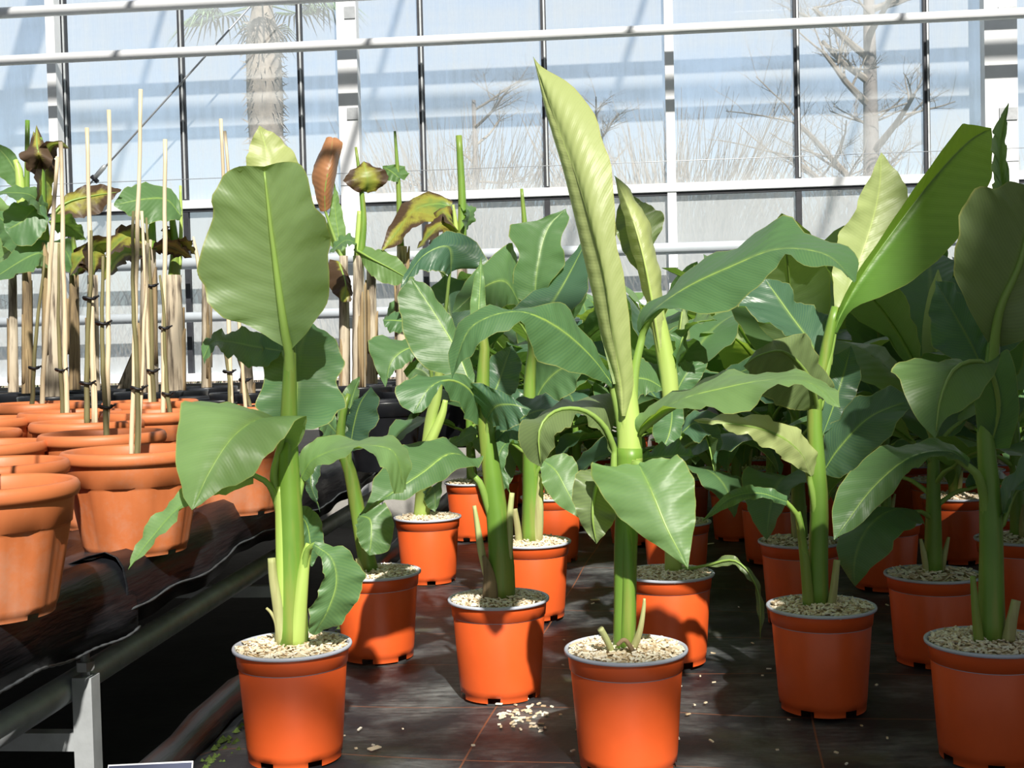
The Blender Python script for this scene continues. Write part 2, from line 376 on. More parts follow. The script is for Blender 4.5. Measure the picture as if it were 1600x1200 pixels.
# far wall
zrail = on_y(800, 303, WY).z; zbase = on_y(300, 586, WY).z
ztop = 5.6; XL, XR = -7.4, 7.4
wall = empty('wall_back', (0, WY, 0), kind='structure')
def wpart(name, g, mat, smooth=False): return g.build(name, mat, wall, (0, WY, 0), smooth)
xs_px = [104, 284, 466, 652, 842, 1038, 1241, 1447]
bx_meas = [on_y(p, 150, WY).x for p in xs_px]
pitch = (bx_meas[-1] - bx_meas[0]) / 7
bars = [bx_meas[0] + pitch * k for k in range(-4, 12)]
wpart('dwarf_wall', G().box(((XL+XR)/2, WY + 0.1, (zbase+GND)/2 - 0.04), (XR-XL, 0.2, zbase-GND-0.08)), M['concrete'])
wpart('sill', G().box(((XL+XR)/2, WY + 0.02, zbase - 0.02), (XR-XL, 0.22, 0.07)), M['white_paint'])
wpart('rail', G().box(((XL+XR)/2, WY - 0.02, zrail), (XR-XL, 0.07, 0.075)), M['white_paint'])
wpart('rail_gasket', G().box(((XL+XR)/2, WY - 0.015, zrail - 0.05), (XR-XL, 0.05, 0.024)), M['dark_gasket'])
wpart('eaves_beam', G().box(((XL+XR)/2, WY, ztop + 0.06), (XR-XL, 0.12, 0.14)), M['white_paint'])
for k, x in enumerate(bars):
    white = (k == 9)
    if white:
        wpart('glazing_bar', G().box((x, WY - 0.02, (zbase+ztop)/2), (0.075, 0.06, ztop-zbase)), M['white_paint'])
    else:
        b_ = wpart('glazing_bar', G().box((x, WY - 0.01, (zbase+ztop)/2), (0.046, 0.05, ztop-zbase)), M['dark_gasket'])
        G().box((x + 0.008, WY - 0.042, (zrail+ztop)/2), (0.014, 0.012, ztop-zrail - 0.1)).build('bar_cap', M['galvanised'], b_, (0, WY, 0))
for a, b in zip(bars, bars[1:]):
    w_ = b - a - 0.05
    for nm, za, zb_, mt in (('pane', zrail + 0.03, ztop, 'dirty_glass'), ('lower_pane', zbase + 0.015, zrail - 0.06, 'frosted_glass')):
        g_ = G(); g_.v = [(a+.02, WY+.015, za), (b-.02, WY+.015, za), (b-.02, WY+.015, zb_), (a+.02, WY+.015, zb_)]; g_.f = [(0, 1, 2, 3)]; wpart(nm, g_, M[mt])
# steel posts of the wall (white boxes) standing just inside
for px, w_ in ((547, 0.17), (1560, 0.26), (88, 0.08), (-450, 0.17)):
    x = on_y(px, 150, WY - 0.12).x
    p_ = wpart('post', G().box((x, WY - 0.14, (ztop+GND)/2), (w_, 0.12, ztop-GND)), M['white_paint'])
    if w_ > 0.1:
        for zz in (on_y(px, 185, WY).z, on_y(px, 30, WY).z):
            G().box((x + w_*0.2, WY - 0.205, zz), (w_*0.55, 0.012, 0.10)).build('bracket', M['steel'], p_, (0, WY, 0))
# roof of the house: purlins, glazing bars and gutter beams overhead (they stripe the light)
roof = empty('ceiling', (0, 0, ztop), kind='structure')
def rpart(name, g, mat): return g.build(name, mat, roof, (0, 0, ztop))
ZR = 5.6
for y in (-6.3, -3.38, -1.05, 1.6, 4.2, 7.75):
    rpart('purlin', G().bar((XL, y, ZR - 0.06), (XR, y, ZR - 0.06), 0.10, 0.07), M['white_paint'])
for x in [q + 0.4 for q in bars[1:14:2]]:
    rpart('roof_bar', G().bar((x, -8, ZR), (x, WY, ZR), 0.045, 0.05), M['galvanised'])
for a, b in zip(bars[1::2], bars[3::2]):
    g_ = G(); g_.v = [(a, -8, ZR+.03), (b, -8, ZR+.03), (b, WY, ZR+.03), (a, WY, ZR+.03)]; g_.f = [(0, 1, 2, 3)]; rpart('roof_pane', g_, M['roof_glass'])
for x in (-4.6,):
    rpart('gutter', G().bar((x, -8, ZR - 0.2), (x, WY, ZR - 0.2), 0.22, 0.12), M['galvanised'])
x0_, x1_ = bars[1], bars[15]
for nm, (xa, ya), (xb, yb) in (('wall_left', (x0_, -8), (x0_, WY)), ('wall_right', (x1_, -8), (x1_, WY)), ('wall_front', (x0_, -8), (x1_, -8))):
    g_ = G(); g_.v = [(xa, ya, GND), (xb, yb, GND), (xb, yb, ZR), (xa, ya, ZR)]; g_.f = [(0, 1, 2, 3)]; tag(g_.build(nm, M['roof_glass']), kind='structure')
# unseen cloth added below the roof just to shade the right of the bed
for xa, xb in ((2.03, 2.92), (3.02, 4.3), (4.42, x1_ - 0.1)):
    vs = []; fs = []
    for j in range(61):
        for i in range(13):
            x = xa + (xb-xa)*i/12; y = -7.9 + 13.6*j/60; edge = 0.05*math.sin(y*2.3 + xa*3)*(1 if i in (0, 12) else 0)
            vs.append((x + edge, y, 5.25 - 0.06*math.sin(PI*((y+7.9) % 2.6)/2.6) + 0.02*math.sin(x*9)))
    for j in range(60):
        for i in range(12): q = j*13+i; fs.append((q, q+1, q+14, q+13))
    o_ = mk('added_shade_cloth', vs, fs, M['added_shade_cloth'], roof, (0, 0, ztop)); m_ = o_.modifiers.new('thick', 'SOLIDIFY'); m_.thickness = 0.003
# ---- pipes and wires on the wall
def hpipe(name, pts, rad, mat, label, cat='pipe', group=None, seg=10):
    a = on_y(pts[0][0], pts[0][1], pts[2]); b = on_y(pts[1][0], pts[1][1], pts[2]); z = (a.z + b.z)/2
    o = G().tube([(XL + 0.1, pts[2], z), (XR - 0.1, pts[2], z)], rad, seg).build(name, M[mat], None, None, True)
    return tag(o, label, cat, group)
hpipe('growing_pipe', ((0, 97), (1600, 18), WY - 0.6), 0.042, 'white_paint', 'white horizontal tube crossing the glass wall below the palm crown')
hpipe('growing_pipe', ((0, 20), (380, 2), WY - 0.6), 0.046, 'white_paint', 'topmost white horizontal tube across the glass wall')
hpipe('heating_pipe', ((300, 411), (1090, 388), WY - 0.28), 0.05, 'grey_pipe', 'pale heating pipe running along the frosted lower panes, upper one')
hpipe('heating_pipe', ((20, 503), (300, 496), WY - 0.28), 0.045, 'grey_pipe', 'pale heating pipe running along the frosted lower panes, lower one')
hpipe('tension_wire', ((150, 284), (1240, 246), WY - 0.3), 0.003, 'wire', 'thin horizontal wire stretched across the glass wall', 'wire', None, 6)
a, b = on_y(120, 310, WY - 0.35), on_y(430, -33, WY - 0.35)
bc = empty('brace_cable', a, 'thin diagonal steel brace cable with a turnbuckle across the glass wall', 'cable')
G().tube([a, b], 0.008, 6).build('cable', M['wire'], bc, a, True)
t1, t2 = on_y(147, 279, WY - 0.35), on_y(165, 258, WY - 0.35)
G().tube([t1, t1.lerp(t2, 0.15), t1.lerp(t2, 0.85), t2], [0.012, 0.022, 0.022, 0.012], 8).build('turnbuckle', M['galvanised'], bc, a, True)
G().tube([t1 + Vector((-0.02, 0, 0.02)), t1 + Vector((0.03, 0, -0.03))], 0.02, 8).build('shackle', M['dark_gasket'], bc, a, True)

# ------------------------------------------------------------------ outside
slab('ground_outside', -40, 40, WY + 0.25, 80, GND - 0.1, GND, M['grass'])
def branch(g, p, d, L, r_, lvl, rng, twist=0.5, upb=0.15):
    n = 4; pts = [p]; rr = [r_]; q = Vector(p); dd = Vector(d)
    for i in range(n):
        dd = (dd + Vector((rng.uniform(-1, 1), rng.uniform(-1, 1), rng.uniform(-1, 1))) * 0.16 + Vector((0, 0, upb*0.2))).normalized()
        q = q + dd * L / n; pts.append(q.copy()); rr.append(r_ * (1 - 0.55 * (i+1)/n))
    g.tube(pts, rr, 6 if lvl > 1 else 3, cap=False)
    if lvl == 0: return
    for i in range(5 if lvl < 3 else 6):
        t = rng.uniform(0.3, 1.0); k = min(int(t*n), n-1); b0 = pts[k].lerp(pts[k+1], t*n - k)
        side = Vector((rng.uniform(-1, 1), rng.uniform(-1, 1), rng.uniform(-0.2, 0.7))).normalized()
        nd = (dd * 0.5 + side * 0.9).normalized()
        branch(g, b0, nd, L * rng.uniform(0.45, 0.65), rr[k] * 0.45, lvl-1, rng, twist, upb)
def bare_tree(px, py0, Y, h, r_, label, seed, lvl=4, lean=0.0):
    rng = random.Random(seed); b0 = on_y(px, py0, Y); b0.z = GND
    root = empty('bare_tree', b0, label, 'tree', 'leafless trees outside the glass')
    g = G(); tr = [b0 + Vector((lean*i*h/6, 0, h*i/6)) for i in range(7)]
    g.tube(tr, [r_*(1 - 0.1*i) for i in range(7)], 10); g.build('trunk', M['tree_bark'], root, b0, True)
    g = G()
    for i in range(15):
        t = 0.22 + 0.75 * i/14; p = tr[0].lerp(tr[6], t); a = rng.uniform(0, 2*PI)
        branch(g, p, Vector((math.cos(a), math.sin(a), rng.uniform(0.1, 0.7))).normalized(), h * rng.uniform(0.2, 0.36) * (1.15-t*0.6), r_*0.32, lvl-1, rng)
    tag(g.build('branches', M['twigs'], root, b0), kind='stuff')
bare_tree(1360, 150, 24, 8.5, 0.24, 'tall leafless tree with a straight trunk seen through the dirty glass', 3)
bare_tree(740, 150, 22, 6.0, 0.09, 'leafless bushy tree outside the middle panes', 5)
bare_tree(930, 150, 27, 6.5, 0.10, 'leafless tree standing back between the bushy tree and the tall trunk', 8)
bare_tree(1120, 150, 33, 5.2, 0.07, 'slender leafless tree beside the tall trunk, outside the glass', 11)
bare_tree(30, 150, 30, 5.5, 0.12, 'leafless tree outside the glass beyond the dry banana trunks', 14)
bare_tree(600, 150, 26, 4.6, 0.08, 'low leafless tree between the palm and the bushy tree', 17)
def hedge(px0, px1, pytop, Y, label, seed, n=1500):
    """bare hedgerow: a mass of twigs nobody could count"""
    rng = random.Random(seed); x0, x1 = on_y(px0, 200, Y).x, on_y(px1, 200, Y).x; zt = on_y(800, pytop, Y).z; g = G()
    for i in range(n):
        x = rng.uniform(x0, x1); y = Y + rng.uniform(-0.6, 0.6); h = (zt - GND) * rng.uniform(0.45, 1.0) * (0.8 + 0.2*math.sin(x*2))
        lean = rng.uniform(-0.7, 0.7)
        b0 = Vector((x, y, GND + rng.uniform(0, 0.4)*h)); e = Vector((x + lean*h*0.6, y + rng.uniform(-0.3, 0.3), GND + h))
        g.tube([b0, b0.lerp(e, 0.55) + Vector((rng.uniform(-0.25, 0.25), 0, rng.uniform(-0.1, 0.2))), e], [0.016, 0.011, 0.003], 3, False)
    tag(g.build('hedgerow', M['twigs'], None), label, 'hedge', None, 'stuff')
hedge(520, 1290, 150, 19, 'bare brown hedgerow behind the middle panes', 21, 5200)
hedge(-300, 500, 265, 24, 'bare hedgerow low behind the panes by the palm', 22, 1200)
hedge(1200, 1900, 205, 21, 'bare hedgerow behind the panes around the tall trunk', 23, 2400)
def conifer(px, Y, h, w_, label, seed):
    rng = random.Random(seed); b0 = on_y(px, 200, Y); b0.z = GND
    root = empty('conifer', b0, label, 'tree')
    G().tube([b0, b0 + Vector((0, 0, h))], [0.1, 0.02], 8).build('trunk', M['tree_bark'], root, b0, True)
    g = G()
    for i in range(420):
        t = rng.random() ** 0.8; a = rng.uniform(0, 2*PI); L = w_ * (1.05 - t) * rng.uniform(0.6, 1.1)
        p = b0 + Vector((0, 0, h*(0.08 + 0.92*t))); e = p + Vector((math.cos(a)*L, math.sin(a)*L, -0.25*L))
        s_ = Vector((-math.sin(a), math.cos(a), 0)) * 0.12
        mid = p.lerp(e, 0.55) + Vector((0, 0, -0.05)); n = len(g.v)
        g.v += [p, mid + s_, e, mid - s_, mid + Vector((0, 0, -0.15))]; g.f += [(n, n+1, n+2), (n, n+2, n+3), (n+1, n+4, n+3), (n+4, n+2, n+3)]
    tag(g.build('needles', M['conifer'], root, b0), kind='stuff')
conifer(1300, 30, 5.2, 1.5, 'dark conifer outside the glass beside the tall bare trunk', 31)
# palm outside: fibrous trunk and fan fronds
def palm():
    b0 = on_y(414, 150, 15.5); b0.z = GND; zc = on_y(414, 5, 15.5).z
    root = empty('fan_palm', b0, 'fan palm with a shaggy trunk outside the glass', 'palm tree'); rng = random.Random(4)
    h = zc - GND
    vs, fs = lathe([(0.17, 0), (0.18, h*0.3), (0.2, h*0.6), (0.235, h*0.8), (0.22, h*0.92), (0.12, h)], 16)
    mk('trunk', [v + b0 for v in vs], fs, M['palm_fibre'], root, b0)
    g = G()
    for i in range(520):
        a = rng.uniform(0, 2*PI); z = h * rng.uniform(0.3, 0.97); p = b0 + Vector((math.cos(a)*0.19, math.sin(a)*0.19, z))
        e = p + Vector((math.cos(a)*0.12, math.sin(a)*0.12, rng.uniform(-0.18, 0.08)))
        g.tube([p, e], [0.014, 0.002], 3, False)
    tag(g.build('trunk_fibre', M['palm_fibre'], root, b0), kind='stuff')
    for k in range(18):
        a = 2*PI*k/18 * 2.4 + rng.uniform(-0.2, 0.2); el = rng.uniform(-0.35, 0.9); g = G()
        d = Vector((math.cos(a)*math.cos(el), math.sin(a)*math.cos(el), math.sin(el)))
        c = b0 + Vector((0, 0, h)); hub = c + d * rng.uniform(0.6, 0.85)
        g.tube([c, hub], [0.014, 0.01], 5); side = d.cross(Vector((0, 0, 1))).normalized(); upn = side.cross(d)
        for q in range(21):
            th = -1.9 + 3.8 * q/20; dd = d*math.cos(th) + side*math.sin(th) + upn*0.1; L = 0.62 * (1 - 0.12*abs(th))
            m_ = hub + dd*L*0.6; e = hub + dd*L + Vector((0, 0, -0.28*rng.uniform(0.5, 1.2))); s_ = dd.cross(upn).normalized()*0.016; n = len(g.v)
            g.v += [hub, m_ + s_, e, m_ - s_, m_ + upn*0.012]; g.f += [(n, n+1, n+4), (n, n+4, n+3), (n+1, n+2, n+4), (n+4, n+2, n+3)]
        g.build('frond', M['palm_leaf'], root, b0)
palm()

# ------------------------------------------------------------------ left bench, its sheet and frame
BY0, BY1 = 1.2, 9.6
bench = empty('bench', (BENCH_X, 3.0, GND), 'long steel greenhouse bench carrying the terracotta pots', 'bench')
bo = Vector((BENCH_X, 3.0, GND))
G().box(((BENCH_X - 4.2)/2 - 1.0, (BY0+BY1)/2, BENCH_Z - 0.03), (abs(-5.0 - BENCH_X) + 0.4, BY1-BY0, 0.05)).build('bench_top', M['dark_floor'], bench, bo)
G().tube([(BENCH_X, BY0, BENCH_Z - 0.02), (BENCH_X, BY1, BENCH_Z - 0.02)], 0.035, 12).build('edge_tube', M['steel'], bench, bo, True)
lx = BENCH_X - 0.01
zr_ = on_x(0, 1140, BENCH_X - 0.06).z
G().tube([(BENCH_X - 0.06, BY0, zr_), (BENCH_X - 0.06, BY1, zr_)], 0.04, 12).build('long_rail', M['galvanised'], bench, bo, True)
def bench_leg(y):
    lg = G().box((lx + 0.02, y, (GND - 0.02)/2 + 0.02), (0.055, 0.055, -GND + 0.02)).build('leg', M['galvanised'], bench, bo)
    G().tube([(lx + 0.02, y, 0.02), (lx + 0.02, y, 0.16)], 0.013, 8).build('threaded_rod', M['steel'], lg, bo, True)
    G().tube([(lx + 0.02, y, 0.035), (lx + 0.02, y, 0.06)], 0.026, 6).build('nut', M['steel'], lg, bo)
    G().box((lx + 0.02, y, 0.18), (0.05, 0.10, 0.04)).build('head_bracket', M['galvanised'], lg, bo)
    G().bar((lx - 2.0, y, -0.16), (lx, y, -0.16), 0.04, 0.05).build('cross_bar', M['galvanised'], lg, bo)
pl = on_z(128, 1000, 0.12); yl = P(128, 1000, 3.35).y
for y in (yl, yl + 2.05, yl + 4.1): bench_leg(y)
# black plastic sheet draped over the bench edge
def drape(name, X, Z, y0, y1, drop, seed, mat, label, out=0.055, hem=9):
    rng = random.Random(seed); ph = [rng.uniform(0, 6.3) for _ in range(8)]
    prof = [(-0.42, 0.012), (-0.25, 0.012), (-0.12, 0.018), (-0.05, 0.045), (0.0, 0.058), (0.035, 0.045), (out, 0.01), (out+0.012, -0.04), (out+0.014, -0.08), (out+0.012, -drop*0.7), (out+0.006, -drop)]
    ny = 420; vs = []; fs = []; n = len(prof)
    for j in range(ny + 1):
        y = y0 + (y1-y0)*j/ny
        for i, (a, b_) in enumerate(prof):
            k = i/(n-1)
            w1 = math.sin(y*5.1 + ph[0] + k*3) * 0.012 + math.sin(y*11.3 + ph[1] - k*5) * 0.006 + math.sin(y*23 + ph[2] + k*6)*0.002
            dz = (w1*1.2 if i < 6 else 0) + (math.sin(y*3.1 + ph[3])*0.014 + math.sin(y*7.7 + ph[4])*0.008 + math.sin(y*19 + ph[6])*0.004) * max(0, k - 0.6)/0.4
            dx = w1 * (0.4 + 1.2*max(0, k-0.4)) + math.sin(y*15 + ph[5])*0.004*max(0, k-0.5)
            if i < 3: dz = abs(dz)*0.5; dx = 0
            vs.append((X + a + dx, y, Z + b_ + dz))
    for j in range(ny):
        for i in range(n-1): q = j*n+i; fs.append((q, q+1, q+n+1, q+n))
    o = mk(name, vs, fs, mat); m_ = o.modifiers.new('thick', 'SOLIDIFY'); m_.thickness = 0.002
    hp = [Vector(vs[j*n + hem]) + Vector((0.006, 0, 0)) for j in range(0, ny + 1, 3)]
    G().tube(hp, [0.004 + 0.001*math.sin(j*2.1) for j in range(len(hp))], 6).build('clip_strip', M['strip'], o, None, True)['label'] = 'grey clip strip'
    return tag(o, label, 'plastic sheet')
ysp = P(190, 940, 3.55).y
drape('plastic_sheet', BENCH_X + 0.0, BENCH_Z, 1.25, ysp, 0.155, 2, M['tarp'], 'black plastic sheet draped over the bench edge, ending at the bench leg', hem=10)
drape('plastic_sheet', BENCH_X + 0.012, BENCH_Z + 0.004, ysp - 0.06, 9.5, 0.15, 5, M['tarp'], 'black plastic sheet over the bench edge, running back along the terracotta pots')
# black tube that edges the raised bed, with moss at its foot
et = G(); ny = 60; pts = []; rr = []
for j in range(ny + 1):
    y = 1.4 + 8.4*j/ny; pts.append((BED_X - 0.015 + 0.006*math.sin(y*6), y, 0.005 + 0.005*math.sin(y*9))); rr.append(0.042 + 0.003*math.sin(y*21))
tag(et.tube(pts, rr, 14).build('edge_tube', M['tarp'], None, None, True), 'black plastic covered tube along the edge of the raised bed', 'tube')
def moss():
    rng = random.Random(6); g = G()
    for i in range(260):
        y = rng.uniform(2.2, 4.2); x = BED_X + 0.045 + abs(rng.gauss(0, 0.035)); s_ = rng.uniform(0.004, 0.011); n = len(g.v)
        c = Vector((x, y, -0.004))
        for a in range(5): g.v.append(c + Vector((math.cos(a*1.2566)*s_, math.sin(a*1.2566)*s_, 0)))
        g.v.append(c + Vector((rng.uniform(-.3, .3)*s_, rng.uniform(-.3, .3)*s_, s_*1.1)))
        g.f += [(n+a, n+(a+1) % 5, n+5) for a in range(5)]
    tag(g.build('moss', M['moss'], None, None, True), 'green moss tufts along the black edging tube', 'moss', None, 'stuff')
moss()
# plant label standing at the bed edge
sp_ = P(236, 1190, 2.3)
sg = empty('plant_label', (sp_.x, sp_.y, 0), 'dark blue plant label board with a white border on a stake', 'sign')
rotm = Euler((R(62), R(-1.0), R(6))).to_matrix()
sc = Vector(sp_) + rotm @ Vector((0, -0.055, 0))
G().box(sc, (0.16, 0.105, 0.004), rotm).build('border', M['white_paint'], sg, (sp_.x, sp_.y, 0))
G().box(sc + rotm @ Vector((0, -0.001, 0.0025)), (0.156, 0.101, 0.002), rotm).build('face', M['sign_blue'], sg, (sp_.x, sp_.y, 0))
G().tube([Vector((sc.x, sc.y + 0.02, -0.005)), sc + Vector((0, 0.006, -0.03)), sc + rotm @ Vector((0, 0, -0.003))], 0.005, 6).build('stake', M['black_plastic'], sg, (sp_.x, sp_.y, 0))

# ------------------------------------------------------------------ orange pots with wood chip mulch
POT_R, POT_H = 0.130, 0.250
def pot_mesh():
    seg = 60; rb = 0.103; H = POT_H; k = (0.122 - rb) / (H - 0.03)
    prof = [(rb + 0.000, 0.0), (rb + 0.001, 0.014), (rb + 0.003, 0.030), (0.1185, H - 0.0455), (0.1180, H - 0.0445), (0.1180, H - 0.0435), (0.1212, H - 0.0425), (0.1245, H - 0.010), (0.1245, H - 0.006)]
    vs, fs = lathe(prof, seg)
    cut = [s for s in range(seg) if (s % 10) in (0, 1, 2)]                    # drainage notches around the foot
    fs = [f for q, f in enumerate(fs) if not (q < seg and (q % seg) in cut)]
    n = len(vs); vs.append(Vector((0, 0, 0.014)))
    fs += [(seg + (s+1) % seg, seg + s, n) for s in range(seg)]
    o = mk('pot_tmp', vs, fs, M['pot_orange']); me = o.data; bpy.data.objects.remove(o); return me
def rim_mesh():
    H = POT_H; prof = [(0.1235, H - 0.009), (0.1310, H - 0.008), (0.132, H - 0.004), (0.1310, H - 0.001), (0.1275, H), (0.1245, H - 0.003), (0.120, H - 0.03), (0.117, H - 0.055)]
    vs, fs = lathe(prof, 60); o = mk('rim_tmp', vs, fs, M['pot_rim']); me = o.data; bpy.data.objects.remove(o); return me
def mulch_mesh():
    vs, fs = lathe([(0.001, POT_H + 0.004), (0.05, POT_H + 0.001), (0.09, POT_H - 0.004), (0.1225, POT_H - 0.010)], 28)
    o = mk('mulch_tmp', vs, fs, M['mulch_bed']); me = o.data; bpy.data.objects.remove(o); return me
def chip_mesh(seed, n, rmax, zf, big=1.0):
    rng = random.Random(seed); g = G()
    for i in range(n):
        r_ = rmax * math.sqrt(rng.random()); a = rng.uniform(0, 2*PI)
        L = rng.uniform(0.007, 0.019) * big; w_ = rng.uniform(0.003, 0.006) * big; t = rng.uniform(0.0015, 0.0035)
        rot = Euler((rng.gauss(0, 0.3), rng.gauss(0, 0.3), rng.uniform(0, PI))).to_matrix()
        g.box((r_*math.cos(a), r_*math.sin(a), zf(r_) + rng.uniform(0, 0.007)), (L, w_, t), rot)
    o = g.build('chip_tmp', M['wood_chip']); me = o.data; bpy.data.objects.remove(o); return me
zchip = lambda r_: POT_H + 0.003 - 0.011 * (r_/0.12)**2
ME_POT, ME_RIM, ME_MUL = pot_mesh(), rim_mesh(), mulch_mesh()
ME_CHIP = [chip_mesh(40 + k, 750, 0.121, zchip) for k in range(3)]
ME_CHIP_FAR = chip_mesh(50, 260, 0.121, zchip, 1.5)
def pot_parts(root, k=0, far=False, rot=0.0):
    p_ = link('pot', ME_POT, root); p_.rotation_euler.z = rot
    link('rim', ME_RIM, p_)['label'] = 'pale grey pot rim'
    m_ = link('mulch', ME_MUL, root); tag(m_, kind='stuff')
    c = link('wood_chips', ME_CHIP_FAR if far else ME_CHIP[k % 3], root); tag(c, kind='stuff'); c.rotation_euler.z = rot*1.7

# ------------------------------------------------------------------ banana leaves
def blade(name, Lp, Mp, Rp, mat, parent, org, ns=34, nt=6, cup=0.0, ripple=0.004, seed=0, rib=0.006, rib_pts=None, young=False, tipr=0.25):
    """Lp/Mp/Rp: world polylines of left margin, midrib, right margin (seen from the leaf's top, tip up)"""
    rng = random.Random(seed); Ls, Ms, Rs = catmull(Lp, ns), catmull(Mp, ns), catmull(Rp, ns)
    vs = []; fs = []; uv = []; ed = []; vlen = 0; ph = rng.uniform(0, 6.3); fq = rng.uniform(7, 11)
    cols = 2*nt + 1
    for i in range(ns):
        if i: vlen += (Ms[i] - Ms[i-1]).length
        tn = (Ms[min(i+1, ns-1)] - Ms[max(i-1, 0)]).normalized()
        nrm = (Rs[i] - Ls[i]).cross(tn)
        nrm = nrm.normalized() if nrm.length > 1e-6 else Vector((0, 0, 1))
        s = i/(ns-1)
        for j in range(cols):
            t = (j - nt)/nt; at = abs(t); E = Ls[i] if t < 0 else Rs[i]
            E = Ms[i] + (E - Ms[i]) * (1 + 0.022*math.sin(s*23 + ph*2 + (2 if t > 0 else 0)) + 0.016*math.sin(s*51 + ph*3 + (1 if t > 0 else 0)))
            p = Ms[i].lerp(E, at); wd = (E - Ms[i]).length
            env = math.sin(PI * min(1, max(0, s))) ** 0.5 if 0 < s < 1 else 0
            off = cup * wd * (4*at*(1-at)) + ripple * at**2 * env * (math.sin(s*fq*2*PI*0.45 + ph + (1.7 if t > 0 else 0)) + 0.5*math.sin(s*fq*2*PI + 2*ph))
            off -= 0.5 * rib * (1 - min(1, at*6)) * 0.6
            vs.append(p + nrm * off); uv.append(((wd*at) * (1 if t > 0 else -1), vlen)); ed.append(at)
    for i in range(ns-1):
        for j in range(cols-1):
            a = i*cols + j; fs.append((a, a+1, a+cols+1, a+cols))
    o = mk(name, vs, fs, mat, parent, org, uv)
    at_ = o.data.attributes.new('edge', 'FLOAT', 'POINT'); at_.data.foreach_set('value', ed)
    # midrib and leaf stalk: one tapering ridge on the underside
    pts = []; rad = []
    pet = [Vector(p) for p in (rib_pts or [])]
    off = []
    for i in range(0, ns, 2):
        tn = (Ms[min(i+1, ns-1)] - Ms[max(i-1, 0)]).normalized(); nr = (Rs[i] - Ls[i]).cross(tn)
        nr = nr.normalized() if nr.length > 1e-6 else Vector((0, 0, 1))
        rr_ = rib * (1 - 0.85 * i/(ns-1)); off.append((Ms[i] - nr * (rr_ * 0.95 + rib*0.25), rr_))
    if pet:
        base = catmull(pet + [off[0][0]], 10); r_0 = rib*1.5
        for q, p in enumerate(base[:-1]): pts.append(p); rad.append(r_0 + (rib - r_0)*(q/9))
    for p, rr_ in off: pts.append(p); rad.append(rr_)
    rb = G().tube(pts, rad, 8).build('midrib', M['stem_bright' if young else 'midrib'], o, org, True)
    return o
class Plant:
    """a potted banana plant; leaves are laid out from pixel + distance, at their own depths around the stem"""
    def __init__(s, px, py, label, k=0, group=None, rot=0.0, far=False):
        b0 = on_z(px, py, POT_H - 0.012); s.org = Vector((b0.x, b0.y, 0)); s.d = depth(Vector((b0.x, b0.y, 0.4))); s.k = k; s.n = 0
        s.root = empty('banana_plant', s.org, label, 'potted plant', group)
        pot_parts(s.root, k, far, rot)
    def pt(s, p): return P(p[0], p[1], s.d + (p[2] if len(p) > 2 else 0.0))
    def stem(s, pts, mat='stem', name='pseudostem'):
        """pts: (px, py, half width px, dd)"""
        w = [P(p[0], p[1], s.d + (p[3] if len(p) > 3 else 0)) for p in pts]; r_ = [p[2]*s.d/F for p in pts]
        n = 16; ww = catmull(w, n); q = catmull([Vector((a, 0, 0)) for a in r_], n)
        return G().tube(ww, [max(v.x, 0.001) for v in q], 18, True, 5, 0.035).build(name, M[mat], s.root, s.org, True)
    def leaf(s, L, Mi, Rr, mat='leaf', pet=None, rib=0.006, cup=0.0, ripple=0.008, young=False, under=None):
        s.n += 1
        under = (mat == 'leaf_spotted') if under is None else under
        # which side of the blade the photograph shows: top side unless noted
        a = 0.0; n_ = 9; l2, m2_, r2 = (catmull([Vector((p[0], -p[1], 0)) for p in q], n_) for q in (L, Mi, Rr))
        for i in range(1, n_ - 1): w = r2[i] - l2[i]; t = m2_[i+1] - m2_[i-1]; a += w.x*t.y - w.y*t.x
        if (a < 0) != under: L, Rr = Rr, L
        return blade('leaf', [s.pt(p) for p in L], [s.pt(p) for p in Mi], [s.pt(p) for p in Rr], M[mat], s.root, s.org, cup=cup, ripple=ripple,
                     seed=s.k*31 + s.n, rib=rib, rib_pts=[s.pt(p) for p in pet] if pet else None, young=young)
    def stub(s, pts, mat='stub'): return s.stem(pts, mat, 'cut_leaf_stub')

# ---- A: plant in front of the bench, one broad upright leaf seen from below
A = Plant(457, 1014, 'banana plant with one broad upright leaf, standing nearest the bench sheet', 0)
A.stem([(456, 1018, 27), (455, 930, 24), (454, 840, 23), (452, 760, 19), (451, 700, 15), (452, 610, 12), (453, 540, 9), (446, 495, 7)])
A.stem([(462, 1010, 15, -.015), (470, 930, 12, -.02), (478, 870, 8, -.02), (484, 850, 6, -.02)], 'stem_bright', 'leaf_sheath')
A.stem([(446, 1010, 13, -.012), (442, 900, 11, -.015), (438, 800, 9, -.012), (436, 760, 6, -.01)], 'stem_bright', 'leaf_sheath')
A.leaf([(456, 545, -.02), (486, 512, -.05), (512, 465, -.07), (515, 400, -.09), (512, 350, -.10), (490, 318, -.11), (478, 268, -.11), (450, 252, -.12), (413, 260, -.12)],
       [(453, 548, 0), (441, 480, -.03), (430, 400, -.06), (421, 330, -.09), (413, 260, -.11)],
       [(448, 545, -.02), (400, 515, -.04), (340, 490, -.06), (316, 450, -.07), (314, 395, -.08), (332, 330, -.09), (340, 290, -.10), (362, 262, -.11), (413, 260, -.12)],
       'leaf_pale', rib=0.011, pet=[(452, 640, 0), (453, 590, 0)], ripple=0.010, under=True)
A.leaf([(445, 400, .04), (390, 300, .05), (388, 235, .06), (405, 196, .07)], [(448, 400, .03), (430, 300, .05), (418, 240, .07), (405, 196, .07)],
       [(452, 400, .03), (470, 310, .06), (462, 245, .07), (432, 212, .08), (405, 196, .07)], 'leaf_young', pet=[(453, 560, .01), (452, 480, .02)], young=True)
